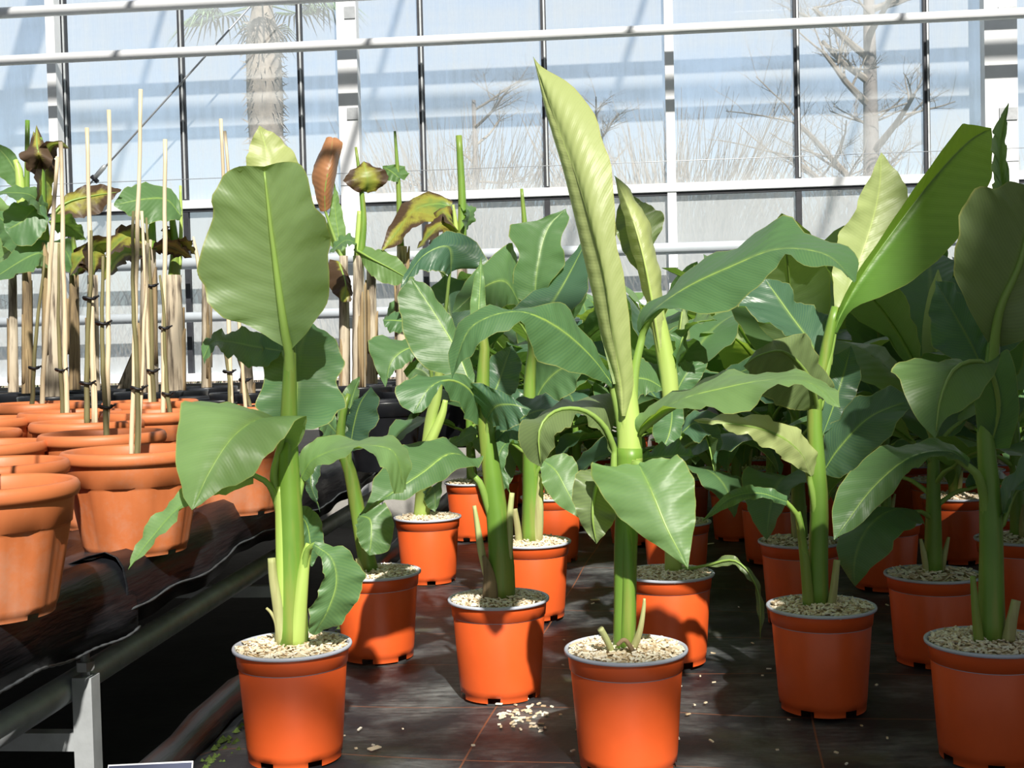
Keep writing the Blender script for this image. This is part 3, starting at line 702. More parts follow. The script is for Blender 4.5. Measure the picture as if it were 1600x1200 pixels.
A.leaf([(434, 560, .05), (400, 575, .06), (362, 558, .08), (335, 545, .06), (320, 570, .04)], [(440, 548, .06), (395, 540, .12), (352, 532, .14), (330, 535, .1), (317, 560, .06)],
       [(446, 530, .08), (398, 516, .16), (355, 517, .18), (330, 522, .14), (314, 542, .08)], 'leaf', pet=[(452, 600, .01), (449, 565, .03)])
A.leaf([(455, 668, -.02), (425, 650, .0), (399, 637, .03), (413, 590, .07), (408, 550, .1), (415, 515, .15), (480, 508, .2)],
       [(462, 668, -.02), (464, 610, .06), (466, 560, .1), (474, 530, .15), (488, 506, .2)],
       [(474, 672, -.02), (510, 662, -.01), (541, 634, .03), (527, 600, .08), (538, 570, .1), (522, 530, .15), (490, 506, .2)], 'leaf', pet=[(456, 740, .01), (460, 700, .02)])
A.leaf([(448, 712, -.01), (470, 690, -.03), (478, 652, -.06), (440, 685, -.14), (392, 744, -.2), (335, 772, -.25), (300, 797, -.27)],
       [(440, 705, 0), (443, 668, -.05), (410, 652, -.1), (365, 680, -.17), (325, 740, -.23), (300, 797, -.27)],
       [(434, 700, 0), (420, 645, -.03), (350, 634, -.05), (300, 624, -.08), (278, 652, -.13), (276, 715, -.19), (284, 770, -.24), (300, 797, -.27)],
       'leaf_pale', pet=[(438, 800, 0), (428, 745, -.01)], rib=0.008, cup=0.05)
A.leaf([(396, 734, -.04), (345, 742, -.08), (275, 775, -.13), (222, 832, -.16), (200, 890, -.18)], [(396, 740, -.05), (345, 750, -.1), (282, 790, -.15), (232, 845, -.17), (200, 890, -.18)],
       [(396, 756, -.05), (350, 772, -.1), (296, 790, -.16), (250, 840, -.18), (200, 890, -.18)], 'leaf_pale', pet=[(440, 830, 0), (432, 785, -.01), (418, 755, -.03)])
A.leaf([(466, 715, 0), (480, 692, .0), (520, 682, .03), (580, 684, .04), (628, 690, .02), (640, 720, -.02), (634, 765, -.05)],
       [(470, 745, 0), (488, 718, -.03), (530, 700, -.05), (585, 695, -.06), (618, 708, -.07), (632, 765, -.06)],
       [(476, 752, -.01), (495, 735, -.06), (535, 712, -.1), (580, 706, -.12), (598, 730, -.12), (615, 768, -.1), (630, 770, -.07)], 'leaf_pale', pet=[(466, 830, 0), (465, 790, 0)])
A.leaf([(492, 846, -.05), (540, 858, -.04), (568, 895, -.04), (562, 930, -.05), (535, 970, -.06), (494, 992, -.08)], [(490, 850, -.05), (518, 872, -.07), (526, 910, -.08), (512, 955, -.09), (490, 992, -.08)],
       [(488, 856, -.05), (504, 880, -.08), (502, 915, -.1), (486, 950, -.1), (482, 985, -.09), (490, 992, -.08)], 'leaf_spotted', under=False, pet=[(474, 905, -.02), (480, 862, -.03)])
A.leaf([(470, 800, .08), (478, 790, .1), (500, 810, .12), (505, 850, .12), (488, 885, .1)], [(470, 805, .08), (480, 820, .1), (485, 850, .1), (486, 885, .1)], [(468, 812, .08), (470, 840, .1), (475, 865, .1), (486, 885, .1)], 'leaf')
A.stub([(440, 1008, 7, -.02), (434, 950, 8, -.03), (427, 905, 8, -.035), (424, 872, 6, -.035)])
A.stub([(436, 1008, 5, -.02), (432, 975, 5, -.03), (424, 958, 3, -.03), (416, 950, 2, -.03)])

# ---- B
B = Plant(779, 940, 'banana plant with a dry brown sheath at its foot, between two front rows', 1, rot=0.3)
B.stem([(783, 945, 22), (783, 880, 20), (776, 800, 17), (767, 730, 15), (757, 650, 12), (754, 590, 11), (757, 545, 9), (750, 490, 5)])
B.stem([(768, 935, 14, -.02), (765, 905, 13, -.025), (760, 880, 7, -.03), (756, 868, 3, -.03)], 'dry_sheath', 'dry_sheath')
B.stub([(764, 915, 5, -.01), (752, 860, 6, -.015), (745, 815, 6, -.02), (741, 790, 3, -.02)])
B.stub([(788, 930, 7, -.01), (795, 860, 7, -.01), (797, 800, 6, -.01), (800, 770, 4, -.01)])
B.stub([(794, 935, 5, .0), (796, 900, 5, -.0), (799, 868, 3, -.0)])
B.leaf([(738, 722, -.03), (755, 712, -.02), (750, 728, -.05), (715, 735, -.11), (678, 757, -.17), (638, 778, -.2), (596, 782, -.22), (562, 806, -.23)],
       [(742, 738, -.02), (728, 714, -.05), (700, 709, -.1), (660, 738, -.16), (615, 768, -.2), (562, 806, -.23)],
       [(738, 722, -.01), (718, 700, -.0), (690, 687, -.04), (645, 690, -.08), (612, 712, -.12), (586, 745, -.17), (580, 772, -.2), (562, 804, -.23)], 'leaf', pet=[(778, 840, 0), (762, 790, -.01), (750, 755, -.02)], rib=0.008)
B.leaf([(752, 660, -.0), (742, 665, -.03), (720, 640, -.08), (690, 606, -.15), (665, 640, -.19), (646, 646, -.2)], [(752, 655, 0), (738, 612, -.06), (705, 592, -.12), (672, 605, -.17), (646, 646, -.2)],
       [(748, 640, .0), (733, 588, -.03), (690, 586, -.08), (645, 592, -.13), (621, 600, -.16), (622, 628, -.19), (646, 646, -.2)], 'leaf', pet=[(765, 730, 0), (757, 690, 0)])
B.leaf([(730, 622, .04), (700, 590, .06), (648, 560, .08), (627, 500, .1), (622, 462, .12), (642, 434, .15)], [(742, 622, .04), (716, 552, .08), (680, 490, .12), (642, 434, .15)],
       [(748, 618, .04), (735, 560, .1), (706, 500, .13), (668, 447, .16), (642, 434, .15)], 'leaf', pet=[(757, 690, .01), (750, 650, .03)], rib=0.008)
B.leaf([(775, 690, .0), (800, 690, -.06), (845, 675, -.1), (895, 655, -.1)], [(772, 690, 0), (800, 662, -.02), (845, 640, -.04), (895, 655, -.1)], [(770, 684, 0), (785, 640, .05), (830, 618, .06), (875, 625, .0), (895, 655, -.1)], 'leaf_blue', pet=[(768, 740, 0), (769, 710, 0)])
B.leaf([(764, 660, -.04), (795, 672, -.12), (820, 650, -.14), (830, 640, -.14)], [(760, 655, -.03), (775, 635, -.1), (800, 632, -.13), (830, 640, -.14)], [(755, 650, -.02), (735, 600, -.06), (780, 610, -.1), (830, 640, -.14)], 'leaf_blue', pet=[(758, 700, 0)])
B.leaf([(752, 560, .03), (735, 500, .05), (738, 450, .07), (752, 400, .08)], [(755, 560, .03), (748, 500, .06), (750, 450, .07), (752, 400, .08)], [(758, 560, .03), (760, 500, .06), (758, 450, .07), (752, 400, .08)], 'leaf_pale', young=True)
B.leaf([(762, 640, .06), (800, 620, .1), (815, 570, .13), (800, 540, .16)], [(760, 640, .05), (778, 600, .12), (790, 565, .15), (800, 540, .16)], [(756, 640, .05), (755, 590, .12), (770, 555, .15), (800, 540, .16)], 'leaf_blue', pet=[(762, 690, .02)])

# ---- C: the tall centre plant
C = Plant(978, 1020, 'tallest banana plant, with a long pale rolled leaf rising above the others', 2, rot=0.6)
C.stem([(975, 1018, 18), (976, 950, 17.5), (977, 860, 17.5), (980, 790, 18.5), (983, 735, 20), (984, 700, 20)])
C.stem([(984, 730, 20), (983, 680, 20), (978, 620, 18), (970, 560, 18), (960, 500, 16), (952, 460, 11)], 'stem_bright', 'leaf_sheath')
C.stem([(980, 1015, 12, -.014), (982, 930, 11, -.018), (980, 850, 9, -.018), (977, 800, 5, -.015)], 'stem', 'leaf_sheath')
C.leaf([(970, 650, -.03), (960, 600, -.02), (943, 530, .0), (926, 455, .02), (912, 385, .04), (886, 280, .06), (855, 180, .08), (833, 88, .09)],
       [(973, 650, -.035), (970, 600, -.04), (955, 520, -.05), (944, 440, -.055), (927, 370, -.05), (897, 270, -.02), (864, 180, .03), (833, 88, .09)],
       [(978, 650, -.03), (990, 600, -.03), (985, 520, -.05), (975, 440, -.06), (964, 370, -.06), (957, 290, -.05), (945, 225, -.02), (925, 170, .02), (880, 125, .06), (845, 103, .09), (833, 88, .09)],
       'leaf_young', young=True, rib=0.006, cup=0.22, ripple=0.002, pet=[(978, 690, -.01), (974, 640, -.02)])
C.leaf([(958, 600, -.03), (938, 520, -.02), (926, 460, .0), (930, 430, .02)], [(962, 600, -.03), (950, 520, -.03), (938, 470, -.02), (930, 430, .02)], [(966, 600, -.03), (960, 530, -.03), (950, 480, -.02), (930, 430, .02)], 'leaf_young', young=True, ripple=0.001)
C.leaf([(956, 606, -.02), (930, 590, -.06), (880, 580, -.12), (835, 550, -.17), (814, 510, -.2), (795, 510, -.22), (760, 528, -.23), (744, 552, -.23), (722, 562, -.22), (706, 590, -.2)],
       [(960, 604, -.02), (930, 562, -.06), (888, 522, -.11), (845, 495, -.15), (806, 485, -.18), (760, 495, -.2), (728, 520, -.2), (706, 590, -.2)],
       [(962, 598, -.02), (938, 560, -.03), (908, 512, -.05), (884, 474, -.06), (845, 478, -.1), (806, 480, -.14), (762, 482, -.16), (716, 505, -.17), (702, 545, -.18), (706, 590, -.2)],
       'leaf', pet=[(974, 700, 0), (968, 650, -.01)], rib=0.008)
C.leaf([(1002, 512, -.01), (1030, 482, -.08), (1060, 486, -.14), (1110, 488, -.19), (1160, 474, -.21), (1192, 440, -.21), (1212, 412, -.2), (1232, 402, -.18), (1260, 418, -.18), (1295, 412, -.18), (1335, 442, -.15)],
       [(998, 520, 0), (1016, 488, -.04), (1070, 448, -.08), (1140, 415, -.12), (1215, 388, -.13), (1290, 396, -.13), (1336, 440, -.14)],
       [(996, 515, .01), (1004, 482, .02), (1050, 446, .05), (1110, 402, .06), (1170, 370, .05), (1230, 342, .02), (1262, 360, .0), (1310, 384, -.02), (1342, 404, -.06), (1338, 438, -.12)],
       'leaf', pet=[(988, 640, 0), (992, 580, 0)], rib=0.008)
C.leaf([(1000, 668, -.04), (1012, 652, -.08), (1045, 638, -.14), (1085, 636, -.18), (1135, 646, -.22), (1185, 628, -.23), (1212, 604, -.22), (1240, 598, -.2), (1280, 622, -.19), (1313, 637, -.18)],
       [(992, 690, 0), (1003, 664, -.04), (1060, 624, -.1), (1130, 604, -.14), (1200, 592, -.16), (1265, 596, -.17), (1313, 637, -.18)],
       [(982, 690, -.01), (974, 648, .0), (1010, 640, .0), (1060, 610, .02), (1105, 590, .02), (1170, 580, .0), (1240, 582, -.04), (1285, 592, -.08), (1306, 612, -.13), (1313, 637, -.18)],
       'leaf_pale', pet=[(984, 770, 0), (988, 725, 0)], rib=0.009)
C.leaf([(1000, 722, -.08), (1035, 716, -.09), (1062, 713, -.1), (1080, 740, -.12), (1088, 785, -.14), (1082, 840, -.17), (1075, 888, -.19)],
       [(998, 725, -.08), (1016, 762, -.13), (1042, 825, -.17), (1075, 888, -.19)],
       [(996, 726, -.08), (960, 727, -.07), (922, 727, -.06), (930, 752, -.08), (957, 797, -.12), (1003, 837, -.15), (1040, 862, -.17), (1075, 888, -.19)],
       'leaf_pale', pet=[(985, 790, -.02), (988, 745, -.05), (993, 724, -.07)], rib=0.008, cup=0.04)
C.leaf([(950, 738, .0), (966, 765, -.02), (960, 812, -.04), (932, 850, -.05)], [(942, 736, .0), (930, 768, -.03), (926, 808, -.05), (932, 850, -.05)], [(930, 735, .0), (905, 735, .0), (894, 772, -.02), (908, 818, -.04), (932, 850, -.05)], 'leaf_spotted', pet=[(968, 800, .0), (958, 752, .0)])
C.leaf([(952, 700, .0), (962, 650, .06), (952, 615, .1), (905, 622, .1), (870, 634, .06), (835, 648, .0), (812, 670, -.05), (818, 712, -.08), (846, 730, -.1)],
       [(955, 705, 0), (940, 668, -.02), (910, 645, -.04), (870, 645, -.07), (845, 672, -.1), (846, 730, -.1)],
       [(957, 710, 0), (935, 672, -.04), (905, 650, -.08), (880, 672, -.12), (862, 700, -.13), (846, 730, -.1)], 'leaf_spotted', pet=[(968, 790, 0), (960, 735, 0)], rib=0.007)
C.leaf([(990, 722, .02), (1020, 700, .06), (1060, 690, .08), (1085, 712, .06)], [(988, 726, .02), (1015, 715, .04), (1050, 712, .04), (1085, 712, .06)], [(986, 730, .02), (1010, 735, .02), (1045, 735, .0), (1085, 712, .06)], 'leaf_blue')
C.stub([(955, 1016, 5, -.04), (948, 1000, 5, -.05), (938, 982, 5, -.06)])
C.stub([(990, 1012, 6, -.03), (1000, 985, 6, -.035), (1006, 950, 4, -.035), (1007, 935, 2, -.035)])
C.stub([(988, 1016, 4, -.05), (976, 1000, 3, -.06), (964, 1008, 3, -.06)], 'dry_sheath')

# ---- D
D = Plant(1283, 952, 'banana plant with a broad glowing leaf slanting up beside a shorter pale one', 3, rot=0.9)
D.stem([(1279, 958, 16), (1278, 880, 16), (1280, 790, 15), (1276, 720, 14), (1272, 650, 12), (1278, 600, 10), (1288, 560, 10), (1298, 510, 10), (1306, 480, 7)])
D.stem([(1264, 950, 9, -.015), (1258, 880, 8, -.02), (1250, 820, 7, -.02), (1246, 800, 5, -.02)], 'stem', 'leaf_sheath')
D.stub([(1298, 955, 7, -.02), (1303, 920, 6, -.025), (1308, 875, 5, -.025)])
D.leaf([(1302, 520, .0), (1308, 490, -.02), (1336, 432, -.03), (1392, 348, -.02), (1450, 265, .0), (1498, 200, .03), (1512, 194, .04), (1549, 200, .06)],
       [(1304, 520, .0), (1313, 492, .0), (1347, 430, .0), (1402, 352, .02), (1462, 275, .04), (1515, 220, .06), (1549, 200, .06)],
       [(1308, 520, .0), (1330, 486, -.04), (1382, 460, -.07), (1440, 430, -.08), (1482, 388, -.07), (1520, 335, -.04), (1545, 285, .0), (1552, 240, .04), (1549, 200, .06)],
       'leaf_lime', pet=[(1282, 620, 0), (1292, 570, 0)], rib=0.009, ripple=0.005)
D.leaf([(1304, 500, .03), (1302, 430, .05), (1308, 375, .06), (1332, 335, .07), (1352, 290, .08), (1377, 238, .1)], [(1308, 500, .02), (1335, 430, .06), (1362, 350, .09), (1375, 290, .1), (1377, 238, .1)],
       [(1314, 500, .02), (1370, 430, .05), (1415, 350, .08), (1421, 310, .09), (1404, 272, .1), (1377, 238, .1)], 'leaf_young', young=True, pet=[(1295, 570, .01), (1300, 530, .02)])
D.leaf([(1276, 566, .05), (1240, 528, .05), (1210, 512, .06), (1160, 482, .1), (1158, 470, .14), (1196, 436, .17)], [(1286, 575, .03), (1270, 540, .07), (1235, 490, .12), (1196, 436, .17)],
       [(1290, 565, .04), (1292, 510, .1), (1285, 485, .14), (1248, 472, .17), (1230, 442, .19), (1196, 436, .17)], 'leaf_blue', pet=[(1280, 640, 0), (1288, 605, .01)])
D.leaf([(1290, 625, -.0), (1302, 600, -.02), (1276, 560, -.06), (1262, 522, -.1), (1216, 530, -.14), (1186, 545, -.2), (1162, 572, -.24)], [(1276, 640, 0), (1262, 590, -.08), (1225, 550, -.16), (1185, 555, -.22), (1162, 572, -.24)],
       [(1262, 640, 0), (1235, 640, -.08), (1195, 620, -.16), (1175, 590, -.22), (1162, 572, -.24)], 'leaf_spotted', pet=[(1276, 700, 0)])
D.leaf([(1262, 740, -.03), (1240, 728, -.08), (1210, 706, -.12), (1170, 684, -.15), (1130, 668, -.16), (1084, 657, -.16)], [(1268, 745, -.02), (1252, 708, -.08), (1215, 678, -.13), (1160, 662, -.16), (1084, 657, -.16)],
       [(1276, 735, -.01), (1272, 700, -.04), (1240, 668, -.06), (1190, 650, -.08), (1135, 648, -.11), (1084, 656, -.16)], 'leaf_young', pet=[(1276, 830, 0), (1272, 785, -.01)], rib=0.007)
D.leaf([(1228, 790, -.08), (1185, 778, -.12), (1145, 790, -.15), (1098, 814, -.17)], [(1230, 784, -.08), (1185, 770, -.12), (1142, 778, -.15), (1098, 814, -.17)], [(1230, 775, -.08), (1190, 760, -.1), (1140, 768, -.14), (1098, 812, -.17)], 'leaf', pet=[(1262, 930, 0), (1256, 850, -.03), (1245, 805, -.06)], rib=0.006)
D.leaf([(1284, 740, 0), (1320, 745, -.04), (1372, 700, -.06), (1420, 640, -.06), (1432, 622, -.02)], [(1284, 740, 0), (1310, 700, 0), (1360, 650, .02), (1432, 622, -.02)], [(1284, 735, 0), (1290, 680, .06), (1330, 630, .1), (1385, 606, .08), (1432, 622, -.02)], 'leaf_blue', pet=[(1280, 800, 0)])
D.leaf([(1284, 680, .04), (1320, 650, .1), (1345, 590, .15), (1330, 540, .2)], [(1284, 685, .03), (1304, 630, .12), (1318, 585, .17), (1330, 540, .2)], [(1282, 680, .03), (1284, 620, .12), (1295, 565, .18), (1330, 540, .2)], 'leaf_blue', pet=[(1280, 720, 0)])

# ---- E: right edge
E = Plant(1545, 1008, 'banana plant with a big dark upright leaf and a pale cut stub at its foot', 4, rot=0.2)
E.stem([(1550, 1012, 21), (1549, 930, 20), (1549, 840, 18), (1546, 760, 17), (1540, 680, 14), (1546, 600, 11), (1552, 540, 10), (1560, 490, 8)])
E.stem([(1530, 1005, 8, -.02), (1524, 950, 6, -.025), (1520, 900, 4, -.025)], 'stem', 'leaf_sheath')
E.stub([(1576, 1000, 10, -.03), (1581, 970, 8, -.035), (1588, 938, 7, -.035)])
E.leaf([(1554, 545, 0), (1620, 520, -.06), (1690, 440, -.08), (1700, 360, -.08), (1665, 310, -.1), (1600, 288, -.1)], [(1552, 548, 0), (1562, 480, -.03), (1592, 410, -.06), (1604, 345, -.08), (1600, 288, -.1)],
       [(1546, 540, 0), (1508, 470, -.04), (1490, 410, -.06), (1500, 345, -.08), (1528, 290, -.1), (1556, 296, -.1), (1578, 284, -.1), (1600, 288, -.1)], 'leaf_spotted', pet=[(1546, 650, 0), (1549, 595, 0)], rib=0.011, ripple=0.006)
E.leaf([(1578, 700, 0), (1592, 640, -.04), (1576, 548, -.08), (1530, 622, -.17), (1480, 652, -.22), (1461, 685, -.24)], [(1548, 700, 0), (1560, 640, -.06), (1545, 575, -.12), (1495, 575, -.17), (1470, 620, -.21), (1461, 685, -.24)],
       [(1530, 690, 0), (1520, 620, -.02), (1500, 562, -.06), (1440, 566, -.1), (1396, 570, -.14), (1404, 600, -.17), (1440, 662, -.22), (1461, 685, -.24)], 'leaf', pet=[(1549, 790, 0), (1546, 740, 0)], rib=0.008, cup=0.04)
E.leaf([(1512, 730, -.04), (1490, 716, -.07), (1440, 722, -.13), (1400, 762, -.18), (1352, 812, -.22), (1303, 844, -.25)], [(1514, 725, -.04), (1485, 704, -.07), (1425, 712, -.13), (1365, 760, -.19), (1303, 844, -.25)],
       [(1516, 718, -.03), (1490, 694, -.03), (1430, 690, -.05), (1360, 710, -.1), (1318, 750, -.16), (1300, 800, -.21), (1303, 844, -.25)], 'leaf', pet=[(1546, 840, 0), (1538, 780, -.01), (1527, 742, -.03)], rib=0.008)
E.leaf([(1530, 600, .06), (1500, 570, .06), (1462, 545, .08), (1452, 500, .1), (1462, 438, .16)], [(1544, 600, .05), (1522, 545, .1), (1492, 490, .14), (1462, 438, .16)], [(1548, 590, .05), (1545, 530, .12), (1522, 475, .16), (1490, 445, .18), (1462, 438, .16)], 'leaf_blue', pet=[(1546, 660, .02)])
E.leaf([(1552, 300, .02), (1551, 250, .03), (1552, 205, .04), (1576, 160, .05)], [(1560, 420, .02), (1561, 300, .02), (1562, 230, .02), (1576, 160, .05)], [(1570, 300, .03), (1571, 250, .03), (1570, 215, .04), (1576, 160, .05)], 'leaf_pale', young=True, cup=0.3, pet=[(1552, 560, .01), (1556, 490, .02)])
E.leaf([(1560, 830, 0), (1580, 780, -.06), (1630, 750, -.1), (1680, 800, -.1)], [(1558, 830, 0), (1585, 765, .0), (1635, 730, .0), (1680, 800, -.1)], [(1556, 820, 0), (1575, 740, .06), (1640, 690, .08), (1680, 800, -.1)], 'leaf_blue', pet=[(1556, 890, 0)])
E.leaf([(1556, 560, .06), (1590, 540, .1), (1640, 470, .16), (1650, 420, .2)], [(1554, 560, .06), (1575, 510, .14), (1610, 460, .18), (1650, 420, .2)], [(1552, 550, .06), (1552, 480, .14), (1590, 430, .18), (1650, 420, .2)], 'leaf_blue', pet=[(1548, 640, .02)])

# ---- F
Fp = Plant(588, 898, 'smaller banana plant by the bench sheet with one small leaf hanging over its rim', 5, rot=1.3)
Fp.stem([(578, 900, 15), (568, 850, 13), (557, 790, 12), (546, 735, 11), (532, 695, 9), (535, 650, 7), (545, 615, 4)])
Fp.leaf([(540, 700, .0), (530, 670, .02), (528, 632, .06), (545, 600, .1), (562, 588, .14)], [(545, 700, -.0), (545, 660, .03), (550, 625, .08), (562, 588, .14)], [(549, 700, 0), (556, 660, .04), (560, 620, .1), (562, 588, .14)], 'leaf')
Fp.leaf([(550, 705, -.02), (565, 700, -.03), (588, 660, -.02), (592, 625, .0), (580, 604, .02)], [(546, 705, -.02), (552, 665, .0), (562, 630, .02), (580, 604, .02)], [(542, 705, -.02), (540, 670, .02), (545, 640, .05), (580, 604, .02)], 'leaf_blue', pet=[(545, 740, 0)])
Fp.leaf([(562, 802, -.1), (600, 786, -.1), (615, 820, -.12), (606, 860, -.14), (577, 868, -.16)], [(561, 805, -.1), (578, 812, -.13), (580, 838, -.15), (577, 868, -.16)], [(560, 808, -.1), (556, 825, -.12), (562, 850, -.15), (577, 868, -.16)], 'leaf', pet=[(568, 840, -.02), (562, 815, -.06)])
Fp.leaf([(520, 690, 0), (508, 715, -.04), (495, 760, -.08), (500, 800, -.1)], [(524, 690, 0), (500, 705, -.03), (485, 750, -.08), (500, 800, -.1)], [(524, 684, 0), (490, 690, 0), (470, 740, -.05), (500, 800, -.1)], 'leaf_blue', pet=[(535, 720, 0)])
Fp.leaf([(540, 690, .05), (525, 660, .1), (520, 630, .14), (500, 660, .18)], [(538, 690, .05), (520, 670, .1), (510, 660, .14), (500, 660, .18)], [(536, 690, .05), (515, 690, .1), (505, 680, .14), (500, 660, .18)], 'leaf')
Fp.stub([(568, 900, 5, -.04), (562, 885, 4, -.05), (558, 872, 3, -.05)])

# ---- G: behind C, with a bright rolled leaf
Gp = Plant(1043, 900, 'banana plant with a bright rolled leaf stalk, directly behind the tallest plant', 6, rot=1.9)
Gp.stem([(1052, 902, 14), (1050, 820, 11), (1047, 740, 10), (1048, 660, 10), (1046, 600, 13), (1038, 550, 14), (1028, 500, 13), (1020, 470, 11)], 'stem_bright')
Gp.leaf([(1030, 560, 0), (1012, 480, .0), (992, 410, .02), (972, 330, .04), (960, 274, .08)], [(1034, 560, -.02), (1022, 480, -.03), (1006, 400, -.03), (985, 330, .0), (960, 274, .08)],
        [(1044, 560, 0), (1038, 480, .01), (1028, 410, .03), (1012, 345, .05), (985, 298, .07), (960, 274, .08)], 'leaf_young', young=True, cup=0.2, pet=[(1048, 650, 0), (1042, 600, 0)])
Gp.leaf([(1010, 400, .08), (1000, 425, .06), (970, 385, .08), (962, 340, .1), (975, 300, .12)], [(1014, 395, .08), (1008, 370, .08), (995, 330, .1), (975, 300, .12)], [(1018, 390, .08), (1038, 340, .08), (1010, 318, .1), (975, 300, .12)], 'leaf_spotted')
Gp.leaf([(1048, 600, 0), (1056, 555, -.02), (1052, 520, .0), (1085, 505, -.05), (1120, 500, -.08)], [(1050, 600, 0), (1062, 545, .0), (1082, 510, .0), (1120, 500, -.08)], [(1052, 600, 0), (1068, 550, .04), (1090, 488, .08), (1120, 500, -.08)], 'leaf', pet=[(1050, 640, 0)])
Gp.leaf([(1040, 610, 0), (1010, 615, -.05), (985, 630, -.1), (960, 640, -.1)], [(1042, 610, 0), (1010, 592, -.02), (980, 595, -.05), (960, 640, -.1)], [(1044, 605, 0), (1020, 565, .05), (975, 570, .05), (960, 640, -.1)], 'leaf')
Gp.leaf([(1052, 620, 0), (1068, 640, -.06), (1060, 690, -.1), (1035, 700, -.12)], [(1048, 620, 0), (1050, 650, -.06), (1045, 680, -.1), (1035, 700, -.12)], [(1044, 615, 0), (1025, 640, -.04), (1020, 680, -.08), (1035, 700, -.12)], 'leaf')
Gp.leaf([(1060, 670, 0), (1090, 690, -.03), (1115, 680, -.05), (1118, 740, -.06)], [(1052, 690, 0), (1085, 660, .02), (1105, 680, .0), (1118, 740, -.06)], [(1052, 680, .02), (1090, 640, .08), (1125, 660, .05), (1118, 740, -.06)], 'leaf_blue', pet=[(1050, 740, 0)])
Gp.leaf([(1058, 620, .04), (1080, 610, .08), (1105, 570, .1), (1085, 565, .12)], [(1054, 620, .04), (1066, 595, .08), (1075, 580, .1), (1085, 565, .12)], [(1050, 615, .04), (1050, 580, .08), (1065, 565, .1), (1085, 565, .12)], 'leaf')
Gp.leaf([(1104, 886, -.03), (1150, 886, -.07), (1178, 920, -.1), (1188, 1004, -.14)], [(1100, 886, -.02), (1150, 878, -.06), (1184, 925, -.1), (1188, 1004, -.14)], [(1104, 880, -.02), (1150, 870, -.05), (1192, 930, -.1), (1188, 1004, -.14)], 'leaf_spotted', pet=[(1060, 890, 0), (1080, 888, -.01)], rib=0.004)

# ---- H
H = Plant(831, 850, 'banana plant whose broad ribbed leaf faces out above the middle row', 7, rot=2.2)
H.stem([(830, 855, 17), (831, 790, 15), (829, 720, 12), (827, 650, 10), (828, 590, 10), (834, 530, 8), (838, 480, 5)])
H.stub([(812, 855, 6, -.02), (808, 820, 6, -.03), (804, 795, 4, -.03)])
H.stub([(840, 850, 7, -.02), (842, 790, 8, -.02), (845, 740, 4, -.02)])
H.leaf([(834, 480, 0), (806, 462, -.02), (802, 425, -.02), (812, 395, -.02), (794, 368, -.02), (800, 350, .0), (840, 344, .04), (884, 326, .08)], [(836, 480, 0), (838, 430, .0), (846, 385, .02), (860, 350, .05), (884, 326, .08)],
       [(838, 482, 0), (862, 440, -.03), (883, 408, -.03), (876, 375, .0), (889, 345, .05), (884, 326, .08)], 'leaf', pet=[(834, 560, 0), (836, 515, 0)], rib=0.010, ripple=0.008)
H.leaf([(842, 510, 0), (800, 486, -.05), (835, 455, -.02), (880, 410, .02), (919, 370, .05)], [(844, 510, 0), (862, 475, -.06), (885, 435, -.04), (919, 370, .05)], [(848, 512, 0), (892, 490, -.12), (918, 450, -.1), (925, 400, -.04), (919, 370, .05)], 'leaf_blue', pet=[(832, 570, 0)])
H.leaf([(815, 490, 0), (800, 475, -.06), (775, 485, -.12), (740, 482, -.16), (706, 490, -.2)], [(818, 488, 0), (790, 440, -.06), (750, 452, -.14), (706, 490, -.2)], [(822, 480, 0), (802, 385, .05), (760, 408, -.03), (720, 450, -.12), (706, 490, -.2)], 'leaf', pet=[(830, 560, 0), (826, 520, 0)])
H.leaf([(832, 640, 0), (860, 640, -.06), (895, 610, -.1), (915, 570, -.1)], [(832, 635, 0), (850, 600, -.02), (878, 575, -.05), (915, 570, -.1)], [(830, 625, 0), (836, 560, .05), (870, 540, .05), (915, 570, -.1)], 'leaf', pet=[(828, 690, 0)])
H.leaf([(846, 724, -.04), (846, 750, -.07), (868, 785, -.1), (912, 814, -.12)], [(850, 720, -.04), (868, 735, -.07), (885, 765, -.1), (912, 814, -.12)], [(852, 716, -.04), (890, 710, -.05), (906, 745, -.08), (912, 814, -.12)], 'leaf_pale', pet=[(832, 780, 0), (838, 740, -.02)])
H.leaf([(824, 640, 0), (805, 600, .0), (770, 590, .0), (745, 620, -.05)], [(824, 645, 0), (800, 625, -.03), (772, 612, -.04), (745, 620, -.05)], [(824, 650, 0), (805, 655, -.06), (775, 645, -.08), (745, 620, -.05)], 'leaf_blue')
H.leaf([(825, 700, 0), (800, 690, -.05), (790, 730, -.08), (800, 780, -.1)], [(822, 705, 0), (795, 690, -.04), (778, 720, -.07), (800, 780, -.1)], [(822, 700, 0), (790, 672, .0), (765, 700, -.04), (800, 780, -.1)], 'leaf', pet=[(828, 740, 0)])
H.leaf([(836, 560, .05), (860, 560, .1), (885, 520, .14), (895, 500, .16)], [(834, 560, .05), (850, 535, .1), (870, 512, .14), (895, 500, .16)], [(832, 555, .05), (838, 520, .1), (860, 495, .14), (895, 500, .16)], 'leaf_blue')

